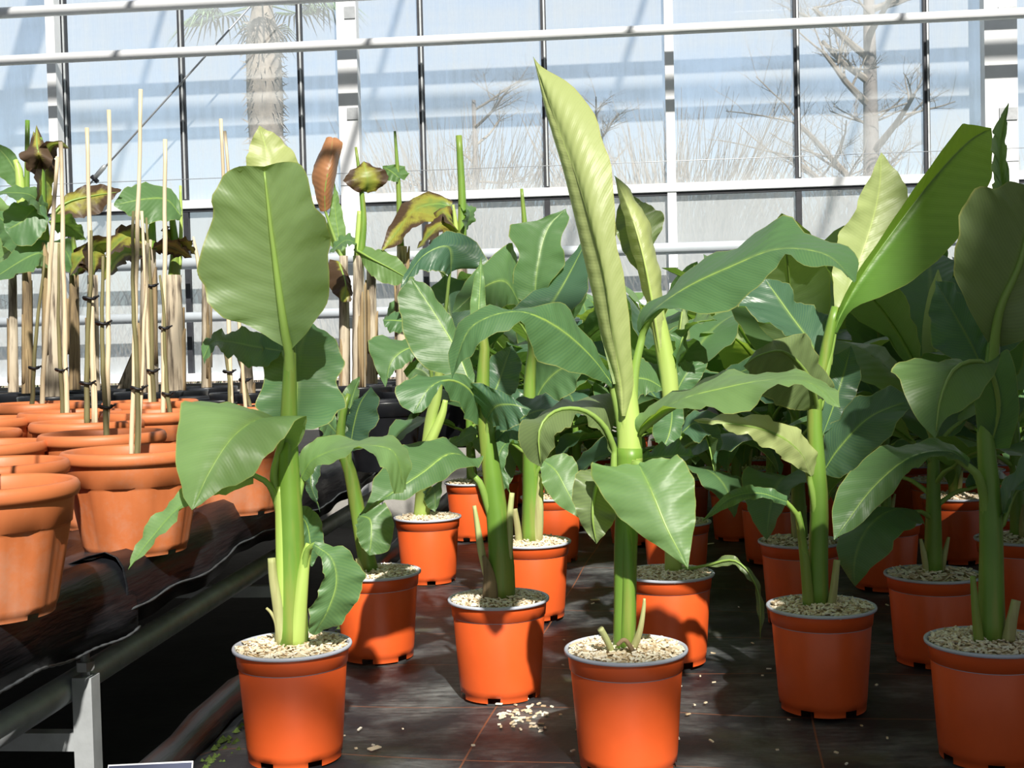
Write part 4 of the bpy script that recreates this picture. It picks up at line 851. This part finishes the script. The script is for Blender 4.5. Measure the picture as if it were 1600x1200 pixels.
# ---- I
I = Plant(668, 811, 'banana plant with a split pale stem top, beside the far end of the black sheet', 8, rot=2.7)
I.stem([(658, 815, 13), (662, 760, 12), (668, 700, 12), (674, 650, 10), (682, 620, 9), (688, 560, 6)], 'stem_bright')
I.stem([(668, 700, 9, -.02), (690, 650, 7, -.02), (696, 625, 4, -.02)], 'stem_bright', 'leaf_sheath')
I.leaf([(660, 548, -.02), (640, 566, -.08), (612, 585, -.11), (602, 605, -.12)], [(662, 540, -.02), (635, 545, -.06), (612, 565, -.1), (602, 605, -.12)], [(662, 532, 0), (625, 530, .0), (577, 528, -.03), (585, 570, -.09), (602, 605, -.12)], 'leaf', pet=[(678, 630, 0), (672, 570, 0)])
I.leaf([(700, 430, -.02), (690, 425, -.06), (655, 425, -.1), (625, 452, -.12)], [(705, 425, 0), (700, 385, -.02), (660, 400, -.06), (625, 452, -.12)], [(715, 420, .02), (765, 415, .0), (720, 362, .04), (675, 376, .0), (636, 420, -.08), (625, 452, -.12)], 'leaf_blue', pet=[(688, 560, 0), (696, 490, 0)])
I.leaf([(650, 510, .02), (620, 520, .0), (605, 515, -.02), (598, 500, -.02)], [(655, 505, .02), (635, 502, .02), (615, 500, .0), (598, 500, -.02)], [(660, 498, .04), (640, 485, .06), (615, 488, .04), (598, 500, -.02)], 'leaf')
I.leaf([(700, 560, .05), (735, 520, .08), (742, 450, .1), (695, 430, .12)], [(695, 560, .05), (705, 520, .08), (700, 470, .1), (695, 430, .12)], [(690, 560, .05), (675, 510, .08), (668, 460, .1), (695, 430, .12)], 'leaf_blue')
I.leaf([(680, 600, -.02), (700, 590, .0), (655, 560, .02), (630, 580, .0)], [(678, 605, -.02), (668, 585, 0), (650, 575, .0), (630, 580, .0)], [(672, 610, -.02), (650, 605, -.05), (640, 595, -.04), (630, 580, .0)], 'leaf')
I.leaf([(690, 690, 0), (715, 680, -.02), (735, 665, -.02), (748, 675, -.04)], [(686, 692, 0), (710, 692, -.02), (730, 680, -.03), (748, 675, -.04)], [(684, 696, 0), (708, 700, -.03), (735, 692, -.04), (748, 675, -.04)], 'leaf')
I.leaf([(672, 780, -.02), (690, 750, -.03), (688, 780, -.05), (680, 800, -.06)], [(668, 770, -.02), (676, 760, -.03), (680, 780, -.05), (680, 800, -.06)], [(664, 775, -.02), (662, 770, -.03), (666, 790, -.05), (680, 800, -.06)], 'leaf')

# ------------------------------------------------------------------ plants further back, from five grown models
def grown(seed, label, group, spec):
    rng = random.Random(seed); root = empty('banana_plant', (0, 0, 0), label, 'potted plant', group); O = (0, 0, 0)
    pot_parts(root, seed, True, seed*0.7)
    h = spec['h']; lean = Vector((rng.uniform(-.03, .03), rng.uniform(-.03, .03), 0))
    st = [Vector((0, 0, POT_H - 0.02)) + (lean + Vector((0, 0, h - POT_H)))*t for t in (0, .25, .5, .75, 1)]
    G().tube(catmull(st, 10), [0.027 - 0.0018*i for i in range(10)], 14, True, 5, 0.035).build('pseudostem', M['stem'], root, O, True)
    for k in range(2):
        a = rng.uniform(0, 6.3); q = Vector((math.cos(a), math.sin(a), 0))
        G().tube([Vector((0, 0, POT_H-0.02)) + q*0.02, Vector((0, 0, POT_H+0.06)) + q*0.035, Vector((0, 0, POT_H+0.1)) + q*0.045], [0.009, 0.008, 0.004], 8).build('cut_leaf_stub', M['stub'], root, O, True)
    az = rng.uniform(0, 6.3)
    for k, (hf, e0, dr, bl, hw, mat) in enumerate(spec['leaves']):
        az += 2.4 + rng.uniform(-.35, .35); d = Vector((math.cos(az), math.sin(az), 0)); side = Vector((-d.y, d.x, 0))
        p = st[0].lerp(st[4], hf) ; pts = [p.copy()]; e = R(e0); pl_ = 0.10 + 0.05*rng.random(); n = 16; tot = pl_ + bl
        for i in range(n):
            s = (i+1)/n; ee = e - R(dr) * s**1.4; p = p + (d*math.cos(ee) + z0*math.sin(ee)) * tot/n; pts.append(p.copy())
        nb = max(2, int(n*pl_/tot)); mid = pts[nb:]; pet = pts[:nb]
        Lp, Rp = [], []; roll = rng.uniform(-.5, .5); fold = rng.uniform(-.35, .45); ph = rng.uniform(0, 6.3)
        for i, q in enumerate(mid):
            s = i/(len(mid)-1); w_ = hw * max(0.02, math.sin(PI * min(1, s**0.72*0.985 + 0.015))) ** 0.75
            if s == 1: w_ = 0.001
            t = (mid[min(i+1, len(mid)-1)] - mid[max(i-1, 0)]).normalized(); nr = side.cross(t) * -1
            if nr.z < 0 and e0 < 80: nr = nr
            ro = roll * s; sd = side*math.cos(ro) + nr*math.sin(ro); nn = nr*math.cos(ro) - side*math.sin(ro)
            wv = 0.18*math.sin(s*9 + ph)
            Lp.append(q + (sd*math.cos(fold) + nn*math.sin(fold + wv))*w_); Rp.append(q + (-sd*math.cos(fold) + nn*math.sin(fold - wv))*w_)
        blade('leaf', Lp, mid, Rp, M[mat], root, O, ns=20, nt=4, ripple=0.006, seed=seed*13+k, rib=0.0055, rib_pts=pet)
    # rolled spear in the heart
    tp = st[4]; lean2 = Vector((rng.uniform(-.12, .12), rng.uniform(-.12, .12), 0)); H_ = spec['spear']
    mid = [tp + (lean2 + z0)*H_*t for t in (-.2, .2, .5, .8, 1)]; wv = [0.008, 0.024, 0.035, 0.025, 0.001]
    a = rng.uniform(0, 6.3); sd = Vector((math.cos(a), math.sin(a), 0)); qd = Vector((-sd.y, sd.x, 0))
    blade('leaf', [m_ + sd*w_ + qd*w_*.6 for m_, w_ in zip(mid, wv)], mid, [m_ - sd*w_ + qd*w_*.5 for m_, w_ in zip(mid, wv)], M['leaf_young'], root, O, ns=14, nt=4, cup=0.2, ripple=0.001, seed=seed, rib=0.006, young=True)
    return root
def lv(rng, n, big=1.0):
    out = []
    for k in range(n):
        t = k/(n-1); m_ = rng.choice(['leaf', 'leaf', 'leaf_blue', 'leaf_blue', 'leaf_pale' if t > 0.5 else 'leaf'])
        out.append((0.35 + 0.65*t, 30 + 45*t + rng.uniform(-8, 8), 120 - 75*t + rng.uniform(-15, 15), (0.27 + 0.17*t + rng.uniform(-.03, .04))*big, (0.078 + 0.034*t + rng.uniform(-.008, .012))*big, m_))
    return out
BACK_LABEL = 'banana plant in an orange pot, one of the crowded rows behind the front plants'
BACK_GROUP = 'banana plants in the rows behind'
protos = []
for k in range(6):
    rng = random.Random(100 + k)
    protos.append(grown(60 + k, 'banana plant in an orange pot, one of the crowded rows behind the front plants', BACK_GROUP, dict(h=0.71 + 0.05*(k % 3) + rng.uniform(-.03, .03), spear=0.34 + 0.1*rng.random(), leaves=lv(rng, 10 + k % 2, 1.2))))
seen_px = [(738, 762), (862, 786), (812, 722), (1458, 898), (1250, 855), (1381, 814), (1056, 812), (1592, 855), (1492, 783), (1165, 735), (1205, 785), (900, 697), (1150, 698), (1330, 745), (1420, 725)]
taken = [pl_.org for pl_ in (A, B, C, D, E, Fp, Gp, H, I)]
spots = []
rng = random.Random(9)
for px, py in seen_px:
    q = on_z(px, py, POT_H - 0.012); spots.append((q.x, q.y))
def free(x, y, dmin): return all((Vector((x, y, 0)) - t).length > dmin for t in taken) and all(math.hypot(x-a, y-b) > dmin for a, b in spots)
y = 4.6
while y < 9.3:
    x = BED_X + 0.35 + (0.22 if int(y*2) % 2 else 0)
    while x < 4.2:
        xx, yy = x + rng.uniform(-.05, .05), y + rng.uniform(-.05, .05)
        vx = (Vector((xx, yy, 0)) - CAM); ang = math.atan2(vx.dot(r0), vx.dot(f0))
        if ang < R(27) and free(xx, yy, 0.36): spots.append((xx, yy))
        x += 0.47
    y += 0.48
# the rows go on just outside the right edge of the view
shade = [(1.62, 1.9), (1.75, 2.5), (2.15, 3.0), (1.9, 3.4)]
SEEN_LABELS = ['banana plant in an orange pot directly behind the one with the dry brown sheath',
 'banana plant in a shaded orange pot just behind the one with the broad ribbed leaf',
 'banana plant two pots behind the one with the broad ribbed leaf',
 'banana plant in a shaded pot between the glowing slanted leaf and cut stub plants',
 'banana plant in an orange pot directly behind the one with the glowing slanted leaf',
 'banana plant set back between the glowing slanted leaf plant and the cut stub plant',
 'banana plant just behind the one with the bright rolled leaf stalk',
 'banana plant directly behind the one with the pale cut stub at its foot']
for i, (x, y) in enumerate(spots + shade):
    o = protos[i] if i < 6 else copy_tree(protos[(i*5 + i//6) % 6])
    o.location = (x, y, 0); o.rotation_euler.z = rng.uniform(0, 6.3); s_ = rng.uniform(0.92, 1.08)
    if i >= len(spots): s_ = 1.05
    o['label'] = SEEN_LABELS[i] if i < len(SEEN_LABELS) else BACK_LABEL
    o.scale = (1, 1, s_)


# ------------------------------------------------------------------ terracotta pots with staked saplings on the bench
def terra_mesh(kd):
    H_ = 0.335
    prof = [(0.150, 0.0), (0.152, 0.012), (0.156, 0.03), (0.188, 0.215), (0.189, 0.222), (0.197, 0.226), (0.203, 0.285), (0.2035, 0.290), (0.213, 0.293), (0.2175, 0.303), (0.2175, 0.318), (0.212, 0.329), (0.205, 0.333), (0.199, 0.326), (0.195, 0.30), (0.188, 0.22)]
    def mod(i, a):
        if 2 <= i <= 4: return 1 + 0.02 * (1 if math.sin(a*9) > 0.0 else -1) * min(1, abs(math.sin(a*9))*3)
        return 1
    vs, fs = lathe(prof, 90, mod)
    if True:
        seg = 90; fs = [f for q, f in enumerate(fs) if not (q < seg and (q % 15) in (0, 1, 2))]
        n = len(vs); vs.append(Vector((0, 0, 0.012))); fs += [(seg + (s+1) % seg, seg + s, n) for s in range(seg)]
    o = mk('tmp', vs, fs, M['terracotta']); me = o.data; bpy.data.objects.remove(o); return me
ME_TER = terra_mesh(0)
def soil_mesh():
    rng = random.Random(3); vs = [Vector((0, 0, 0))]; fs = []
    for i in range(1, 8):
        for k in range(28):
            a = 2*PI*k/28; r_ = 0.192*i/7; vs.append(Vector((r_*math.cos(a), r_*math.sin(a), rng.uniform(-.006, .008))))
    fs += [(0, 1+k, 1+(k+1) % 28) for k in range(28)]
    for i in range(6):
        for k in range(28):
            a, b_ = 1+i*28+k, 1+i*28+(k+1) % 28; fs.append((a, a+28, b_+28, b_))
    o = mk('tmp', vs, fs, M['soil']); me = o.data; bpy.data.objects.remove(o); return me
ME_SOIL = soil_mesh()
BZ = BENCH_Z + 0.012
def terra(px, py, d, diam, label, sticks=(), soil=0.262, group=None):
    """px, py: rim centre.  sticks: (base px, base py, top px, top py, kind, half width px)"""
    c = P(px, py, d); rz = c.z; sc_ = diam/0.435; hz = (rz - BZ)/0.335
    root = empty('terracotta_pot', (c.x, c.y, BZ), label, 'plant pot', group); org = Vector((c.x, c.y, BZ))
    p_ = link('pot', ME_TER, root); p_.scale = (sc_, sc_, hz); p_.rotation_euler.z = px*0.37
    s_ = link('soil', ME_SOIL, root); s_.location.z = soil*hz; s_.scale = (sc_*0.98, sc_*0.98, 1)
    for (bx_, by_, tx, ty, kind, hw) in sticks:
        a = P(bx_, by_, d); a.z = BZ + soil*hz - 0.02
        b_ = P(tx, ty, d + (0.03 if kind == 'c' else 0)); r_ = hw*d/F; pts = [a.lerp(b_, t) for t in [i/12 for i in range(13)]]
        rng = random.Random(int(bx_*7 + ty))
        if kind == 'c':
            pts = [p + Vector((rng.uniform(-1, 1), rng.uniform(-1, 1), 0))*0.0025 for p in pts]
            o = G().tube(pts, [r_*(1.12 if i % 4 == 0 else 1) * (1 - 0.02*i) for i in range(13)], 8).build('bamboo_cane', M['bamboo'], root, org, True)
        else:
            pts = [p + Vector((math.sin(i*0.6 + bx_), rng.uniform(-1, 1), 0))*0.005 for i, p in enumerate(pts)]
            o = G().tube(pts, [r_*(1 - 0.045*i) for i in range(13)], 8).build('sapling_stem', M['bark'], root, org, True)
            for q in ((4,) if int(bx_) % 2 else (3, 8)):
                t = pts[q]; ring = [t + Vector((math.cos(a_)*r_*1.9, math.sin(a_)*r_*1.5, 0.004*math.sin(a_*2))) for a_ in [2*PI*k/10 for k in range(11)]]
                tie = G().tube(ring, r_*0.5, 5).build('tie', M['black_tie'], root, org, True); tie['label'] = 'black plant tie'
                G().tube([ring[0], ring[0] + Vector((0.018, -0.01, 0.008))], r_*0.35, 5).build('tie_end', M['black_tie'], tie, org, True)
    return root
terra(208, 700, 3.8, 0.44, 'large fluted terracotta pot with a double-tied cane, beside the black sheet', [(203, 697, 220, 140, 'c', 4), (213, 695, 208, 330, 's', 5), (212, 690, 232, 380, 'c', 3)])
terra(-24, 752, 2.9, 0.43, 'fluted terracotta pot at the bench corner, standing closest to the sheet end', [(-30, 752, -40, 200, 'c', 4)])
terra(-16, 720, 3.45, 0.43, 'terracotta pot with bare soil, behind the corner pot')
terra(-25, 690, 4.2, 0.42, 'terracotta pot third in the row behind the corner pot')
terra(-55, 672, 4.75, 0.42, 'terracotta pot fourth in the row behind the corner pot')
terra(160, 674, 4.4, 0.447, 'shaded terracotta pot with a dark sapling stem, behind the large double-tied one', [(166, 672, 171, 172, 'c', 4), (164, 672, 158, 400, 's', 5)])
terra(136, 656, 4.95, 0.45, 'terracotta pot filled high with brown soil', [(134, 652, 142, 360, 's', 5), (147, 655, 137, 200, 'c', 4), (150, 652, 138, 300, 'c', 3)], soil=0.30)
terra(60, 628, 6.0, 0.45, 'wide terracotta pot under the thick dry banana trunk', [(45, 632, 68, 400, 's', 4), (62, 630, 90, 245, 'c', 4)])
terra(110, 641, 5.45, 0.45, 'terracotta pot between the soil-filled pot and the thick dry trunk', [(95, 640, 90, 380, 's', 4), (104, 640, 95, 222, 'c', 4)])
terra(-30, 652, 5.3, 0.44, 'terracotta pot at the far end of the row behind the corner pot')
terra(235, 625, 5.9, 0.46, 'terracotta pot with thin canes in front of the black nursery pots', [(242, 625, 230, 340, 's', 4), (235, 625, 222, 330, 'c', 3)])
terra(243, 641, 5.3, 0.46, 'terracotta pot with a tall slim cane, beside the large double-tied one', [(253, 635, 259, 218, 'c', 4), (266, 634, 250, 430, 's', 4)])
terra(366, 668, 4.68, 0.43, 'large shaded terracotta pot half hidden by the broad front leaf')
terra(405, 632, 6.3, 0.45, 'terracotta pot behind the upright leaf with a bent sapling', [(362, 632, 352, 540, 's', 4), (363, 636, 345, 186, 'c', 3.5), (398, 632, 372, 560, 's', 4)])
terra(395, 645, 5.6, 0.44, 'terracotta pot right behind the plant with the broad upright leaf', [(385, 640, 352, 205, 'c', 3)])

# ------------------------------------------------------------------ old bananas with dry trunks in black pots along the wall
def black_pot_mesh():
    vs, fs = lathe([(0.15, 0), (0.155, 0.02), (0.185, 0.27), (0.187, 0.275), (0.195, 0.28), (0.2, 0.33), (0.203, 0.345), (0.199, 0.352), (0.190, 0.345), (0.18, 0.29), (0.0, 0.285)], 40)
    o = mk('tmp', vs, fs, M['black_plastic']); me = o.data; bpy.data.objects.remove(o); return me
ME_BLK = black_pot_mesh()
OLD = []
class Old:
    def __init__(s, px, d, ytop, hw, label, base=None, group=None, soilz=0.0, top=None, dry='dry_trunk'):
        c = P(px, 590, d); s.org = Vector((c.x, c.y, BZ)); s.d = d
        s.root = empty('old_banana_plant', s.org, label, 'potted plant', group); s.n = int(px)
        p_ = link('pot', ME_BLK, s.root); p_['label'] = 'black nursery pot'; p_.scale = (1.05, 1.05, 1.1)
        so_ = link('soil', ME_SOIL, s.root); so_.location.z = 0.355
        zb = BZ + 0.36; tp = P(top if top else px, ytop, d); r_ = hw*d/F; n = 12; rng = random.Random(s.n)
        pts = [Vector((c.x, c.y, zb - 0.06)).lerp(tp, i/n) for i in range(n+1)]
        G().tube(pts, [r_*(1.15 - 0.3*i/n + rng.uniform(-.04, .04)) for i in range(n+1)], 14, True, 7, 0.06).build('dry_trunk', M[dry], s.root, s.org, True)
        for k in range(4):                                             # peeling sheath strips
            a = rng.uniform(0, 6.3); q = Vector((math.cos(a), math.sin(a), 0)); i0 = rng.randint(0, 4); i1 = i0 + rng.randint(4, 8); i1 = min(i1, n)
            g = G(); ctr = [pts[i] + q*r_*(1.02 + 0.25*(i == i1)) for i in range(i0, i1+1)]
            g.tube(ctr, [r_*0.35]*(len(ctr)-1) + [r_*0.12], 5).build('sheath_strip', M['dry_sheath'], s.root, s.org, True)
    def pt(s, p): return P(p[0], p[1], s.d + (p[2] if len(p) > 2 else 0))
    def leaf(s, L, Mi, Rr, mat='leaf', pet=None, rib=0.009, ripple=0.012, cup=0.0, young=False):
        s.n += 1
        blade('leaf', [s.pt(p) for p in L], [s.pt(p) for p in Mi], [s.pt(p) for p in Rr], M[mat], s.root, s.org, ns=22, nt=4, ripple=ripple, cup=cup, seed=s.n, rib=rib, rib_pts=[s.pt(p) for p in pet] if pet else None, young=young)
    def shoot(s, pts, mat='stem'):
        w = [s.pt((p[0], p[1], p[3] if len(p) > 3 else 0)) for p in pts]
        G().tube(catmull(w, 12), [v.x for v in catmull([Vector((p[2]*s.d/F, 0, 0)) for p in pts], 12)], 10).build('shoot', M[mat], s.root, s.org, True)
    def simple(s, bx_, by_, mx, my, tx, ty, wpx, mat='leaf', dz=0.0):
        """an arching leaf: base, crest and tip pixels, half width in px measured across the picture"""
        b_, m_, t_ = Vector((bx_, by_, 0)), Vector((mx, my, dz*.5)), Vector((tx, ty, dz)); c = catmull([b_, m_, t_], 7); L, Rr = [], []
        for i, p in enumerate(c):
            q = (c[min(i+1, 6)] - c[max(i-1, 0)]); nr = Vector((-q.y, q.x, 0)).normalized(); w_ = wpx*[0.12, .75, 1, 1, .85, .5, 0.02][i]
            L.append((p.x - nr.x*w_*-1, p.y + nr.y*w_, p.z + 0.05)); Rr.append((p.x - nr.x*w_, p.y - nr.y*w_, p.z - 0.12))
        s.leaf(Rr, [tuple(p) for p in c], L, mat)
o1 = Old(85, 7.2, 380, 17, 'old banana with the thickest dry trunk and a shrivelled brown leaf on top')
o1.shoot([(70, 390, 10), (66, 330, 6), (65, 250, 5), (63, 215, 3)])
o1.leaf([(62, 262, 0), (50, 262, -.05), (30, 245, -.08), (48, 225, .0), (57, 195, .0)], [(64, 255, 0), (60, 240, -.1), (57, 220, -.05), (57, 195, 0)], [(66, 262, 0), (75, 265, -.05), (83, 248, -.06), (70, 225, 0), (57, 195, 0)], 'leaf_dead')
o1.leaf([(62, 275, .05), (50, 270, .1), (40, 262, .1), (52, 205, .1)], [(66, 280, .05), (66, 262, .1), (62, 235, .1), (52, 205, .1)], [(70, 275, .05), (88, 262, .08), (84, 245, .1), (52, 205, .1)], 'leaf_worn')
o1.simple(72, 340, 50, 305, -10, 300, 12, 'leaf', -0.2)
o1.leaf([(70, 322, 0), (75, 345, -.1), (60, 375, -.15), (30, 385, -.15), (8, 360, -.15)], [(70, 318, 0), (55, 325, -.1), (35, 345, -.14), (8, 360, -.15)], [(66, 312, 0), (40, 312, -.05), (15, 322, -.1), (5, 335, -.12), (8, 360, -.15)], 'leaf')
o1.simple(78, 350, 100, 350, 135, 375, 16, 'leaf', 0.1)
o1.simple(80, 420, 60, 395, -20, 440, 22, 'leaf', -0.2)
o1.leaf([(78, 345, .1), (100, 340, .1), (150, 335, .15), (185, 300, .2)], [(80, 340, .1), (105, 318, .15), (140, 308, .2), (188, 300, .2)], [(84, 330, .12), (110, 300, .2), (150, 288, .25), (190, 296, .2)], 'leaf_worn')
o1.simple(66, 360, 78, 230, 108, 232, 14, 'leaf_worn', 0.1)
o2 = Old(42, 8.0, 420, 8, 'slim old banana with a dark dry trunk, beside the thickest trunk', dry='dry_sheath')
o2.shoot([(42, 425, 6), (40, 380, 5), (42, 300, 4), (43, 188, 3.5)])
o2.shoot([(46, 420, 5), (36, 340, 6), (30, 270, 8), (24, 250, 4)], 'stem_bright')
o2.simple(42, 400, 20, 360, -10, 330, 25, 'leaf', -0.1); o2.simple(42, 420, 20, 390, -10, 410, 16, 'leaf_pale', 0.1)
o2.leaf([(36, 300, 0), (10, 285, 0), (-10, 260, 0), (-15, 220, 0)], [(38, 295, 0), (25, 270, 0), (10, 245, 0), (-15, 220, 0)], [(40, 290, 0), (35, 265, 0), (18, 235, 0), (-15, 220, 0)], 'leaf')
o3 = Old(20, 8.4, 430, 7, 'old banana with a pale peeling trunk at the bench end wall')
o3.simple(20, 430, 10, 390, -30, 400, 20, 'leaf', 0.1); o3.simple(22, 430, 40, 400, 70, 420, 15, 'leaf', 0.1); o3.simple(20, 425, 5, 340, -20, 300, 20, 'leaf_pale', 0.2)
o4 = Old(116, 8.6, 430, 8, 'slim old banana standing back between the thick trunk and the canes', dry='dry_sheath')
o4.simple(116, 430, 100, 390, 60, 400, 18, 'leaf', 0.1); o4.simple(118, 430, 140, 395, 175, 430, 18, 'leaf_worn', -0.1); o4.shoot([(116, 440, 6), (117, 400, 5), (114, 370, 3)])
o5 = Old(232, 7.6, 375, 13, 'old banana with a broad dry trunk behind the tallest cane')
o5.shoot([(236, 390, 9), (238, 350, 5), (240, 330, 3)])
o5.leaf([(281, 344, 0), (260, 345, -.1), (228, 348, -.15), (200, 335, -.2), (178, 322, -.2)], [(283, 338, 0), (262, 312, -.02), (230, 310, -.1), (178, 320, -.2)], [(284, 328, 0), (272, 300, .05), (230, 286, .02), (195, 295, -.1), (178, 318, -.2)], 'leaf')
o5.simple(236, 385, 200, 368, 165, 400, 18, 'leaf_worn', -0.1); o5.simple(238, 390, 262, 385, 300, 402, 13, 'leaf_dead', 0.1)
o5.simple(232, 400, 190, 395, 160, 440, 16, 'leaf_worn', 0.1)
o6 = Old(272, 7.8, 430, 13, 'old banana with a cut dry trunk and a fresh green shoot')
o6.shoot([(272, 435, 10), (274, 390, 6), (270, 350, 6), (268, 330, 4)]); o6.shoot([(280, 420, 4), (283, 360, 3), (282, 290, 2)], 'stem_bright')
o6.simple(274, 380, 290, 380, 305, 398, 8, 'leaf_dead', -0.1); o6.simple(270, 380, 260, 360, 256, 350, 7, 'leaf_dead', -0.1)
o7 = Old(322, 8.4, 425, 7, 'slim dry banana trunk beside the broad upright leaf'); o7.shoot([(313, 430, 4), (308, 400, 3), (302, 370, 1.5)], 'bamboo')
o8 = Old(385, 7.0, 560, 10, 'short dry banana stump behind the bent sapling')
o9 = Old(145, 8.3, 430, 9, 'old banana with a leaning trunk among the canes'); o9.simple(146, 430, 150, 385, 190, 380, 16, 'leaf_worn', 0.1); o9.simple(146, 430, 130, 400, 110, 430, 14, 'leaf_worn', 0.0)
o10 = Old(185, 8.6, 510, 9, 'fallen dry trunk leaning out of its black pot', top=235)
m1 = Old(537, 8.0, 400, 7.5, 'old banana with a rolled rust-brown leaf above its trunk')
m1.leaf([(500, 330, 0), (492, 300, 0), (488, 268, 0), (510, 215, .05)], [(508, 330, -.02), (508, 295, -.08), (515, 255, -.08), (520, 215, .05)], [(516, 325, 0), (524, 280, .02), (532, 240, .04), (536, 225, .05), (530, 218, .05)], 'leaf_rust', cup=0.2, ripple=0.002, pet=[(537, 410, 0), (522, 370, 0)])
m1.leaf([(530, 400, .05), (510, 370, .05), (515, 330, .05), (523, 285, .05)], [(534, 400, .05), (528, 360, .05), (524, 330, .05), (523, 285, .05)], [(540, 400, .05), (540, 360, .08), (532, 320, .08), (523, 285, .05)], 'leaf_pale')
m1.leaf([(545, 430, -.1), (550, 450, -.15), (548, 470, -.2), (535, 472, -.2)], [(530, 408, 0), (535, 425, -.12), (540, 450, -.18), (535, 472, -.2)], [(515, 405, 0), (510, 425, -.05), (515, 450, -.1), (535, 472, -.2)], 'leaf_worn')
m2 = Old(560, 7.6, 400, 9.5, 'old banana with a yellowing round leaf and a dark slim spear')
m2.shoot([(562, 405, 7), (568, 350, 5), (565, 300, 4), (556, 230, 2)]); m2.shoot([(558, 400, 5), (560, 360, 5), (562, 330, 4)], 'stem_bright')
m2.leaf([(570, 300, 0), (555, 298, -.05), (537, 280, -.05), (568, 252, .0)], [(572, 300, 0), (575, 285, -.05), (572, 268, -.05), (568, 252, 0)], [(575, 302, 0), (600, 290, 0), (605, 270, 0), (568, 252, 0)], 'leaf_worn')
m2.leaf([(558, 395, 0), (580, 430, -.1), (610, 445, -.15), (640, 440, -.2)], [(556, 390, 0), (580, 405, -.08), (610, 420, -.12), (645, 440, -.2)], [(556, 384, 0), (585, 388, 0), (620, 402, -.08), (648, 436, -.2)], 'leaf')
m2.simple(558, 380, 540, 375, 515, 395, 9, 'leaf', -0.1)
m3 = Old(580, 8.3, 420, 8, 'old banana with a plain tan trunk between two taller ones')
m4 = Old(628, 7.8, 385, 9, 'old banana with a long brown-blotched leaf')
m4.shoot([(626, 390, 6), (624, 330, 4), (622, 280, 4), (617, 205, 2)])
m4.leaf([(622, 285, -.02), (605, 280, -.05), (598, 262, -.08)], [(624, 278, -.02), (612, 268, -.04), (598, 260, -.08)], [(632, 282, .0), (638, 270, .02), (625, 258, .02), (598, 259, -.08)], 'leaf')
m4.leaf([(700, 330, 0), (690, 345, -.12), (650, 352, -.2), (625, 380, -.25), (598, 392, -.25)], [(705, 322, 0), (680, 318, -.02), (645, 330, -.1), (598, 392, -.25)], [(708, 315, 0), (682, 302, .05), (645, 308, .05), (615, 340, -.1), (596, 388, -.25)], 'leaf_worn')
m5 = Old(722, 7.6, 400, 9, 'old banana with an upright green spear and drooping yellow leaves')
m5.shoot([(722, 405, 8), (722, 360, 8), (722, 310, 5), (717, 212, 5)]); m5.shoot([(716, 390, 5), (712, 350, 4), (708, 320, 2)], 'stem_bright')
m5.simple(718, 370, 690, 350, 652, 388, 13, 'leaf_worn', -0.1); m5.simple(726, 360, 735, 330, 715, 318, 8, 'leaf', 0.1); m5.simple(716, 360, 690, 330, 672, 400, 9, 'leaf_worn', 0.1)
m6 = Old(648, 8.6, 480, 14, 'old banana with the widest pale stump, near the bench end'); m6.simple(648, 485, 635, 470, 600, 500, 14, 'leaf', -0.1)
m7 = Old(820, 9.0, 420, 8, 'old banana behind the ribbed leaf, only its slim spear showing'); m7.shoot([(820, 430, 6), (820, 360, 5), (815, 295, 2.5)])
# low black pots with young plants at the back of the bench
for q, (px, py, d) in enumerate(((300, 600, 7.4), (345, 598, 7.0), (150, 604, 7.0), (190, 608, 6.8), (600, 655, 6.2), (640, 600, 7.6))):
    c = P(px, py, d); o = empty('nursery_pot', (c.x, c.y, BZ), ['empty black nursery pot beside the dry trunks', 'black nursery pot in front of the white sill', 'black nursery pot behind the soil-filled terracotta pot', 'black nursery pot behind the large double-tied terracotta pot', 'black nursery pot with a little mulch near the black sheet', 'black nursery pot under the widest pale stump'][q], 'plant pot')
    p_ = link('pot', ME_BLK, o); s_ = link('soil', ME_SOIL, o); s_.location.z = 0.31
    p_.scale = (1, 1, 1.0)

# ------------------------------------------------------------------ spilled wood chips on the ground cover
def spill():
    rng = random.Random(12); g = G()
    def chip(c, s_): g.box((c.x, c.y, 0.002), (rng.uniform(.008, .018)*s_, rng.uniform(.004, .007)*s_, .003), Euler((rng.gauss(0, .08), rng.gauss(0, .08), rng.uniform(0, PI))).to_matrix())
    for i in range(70):
        c = on_z(rng.gauss(818, 24), rng.gauss(1120, 12), 0); chip(c, 1)
    for i in range(60):
        c = on_z(rng.uniform(500, 1400), rng.uniform(930, 1195), 0); chip(c, 0.8)
    for (px, py, s_) in ((585, 1170, 2), (562, 1140, 1), (930, 938, 2), (1110, 850, 2), (1010, 1100, 1)): chip(on_z(px, py, 0), s_)
    tag(g.build('spilled_wood_chips', M['wood_chip']), 'pale wood chips spilled on the black ground cover', 'wood chips', None, 'stuff')
spill()
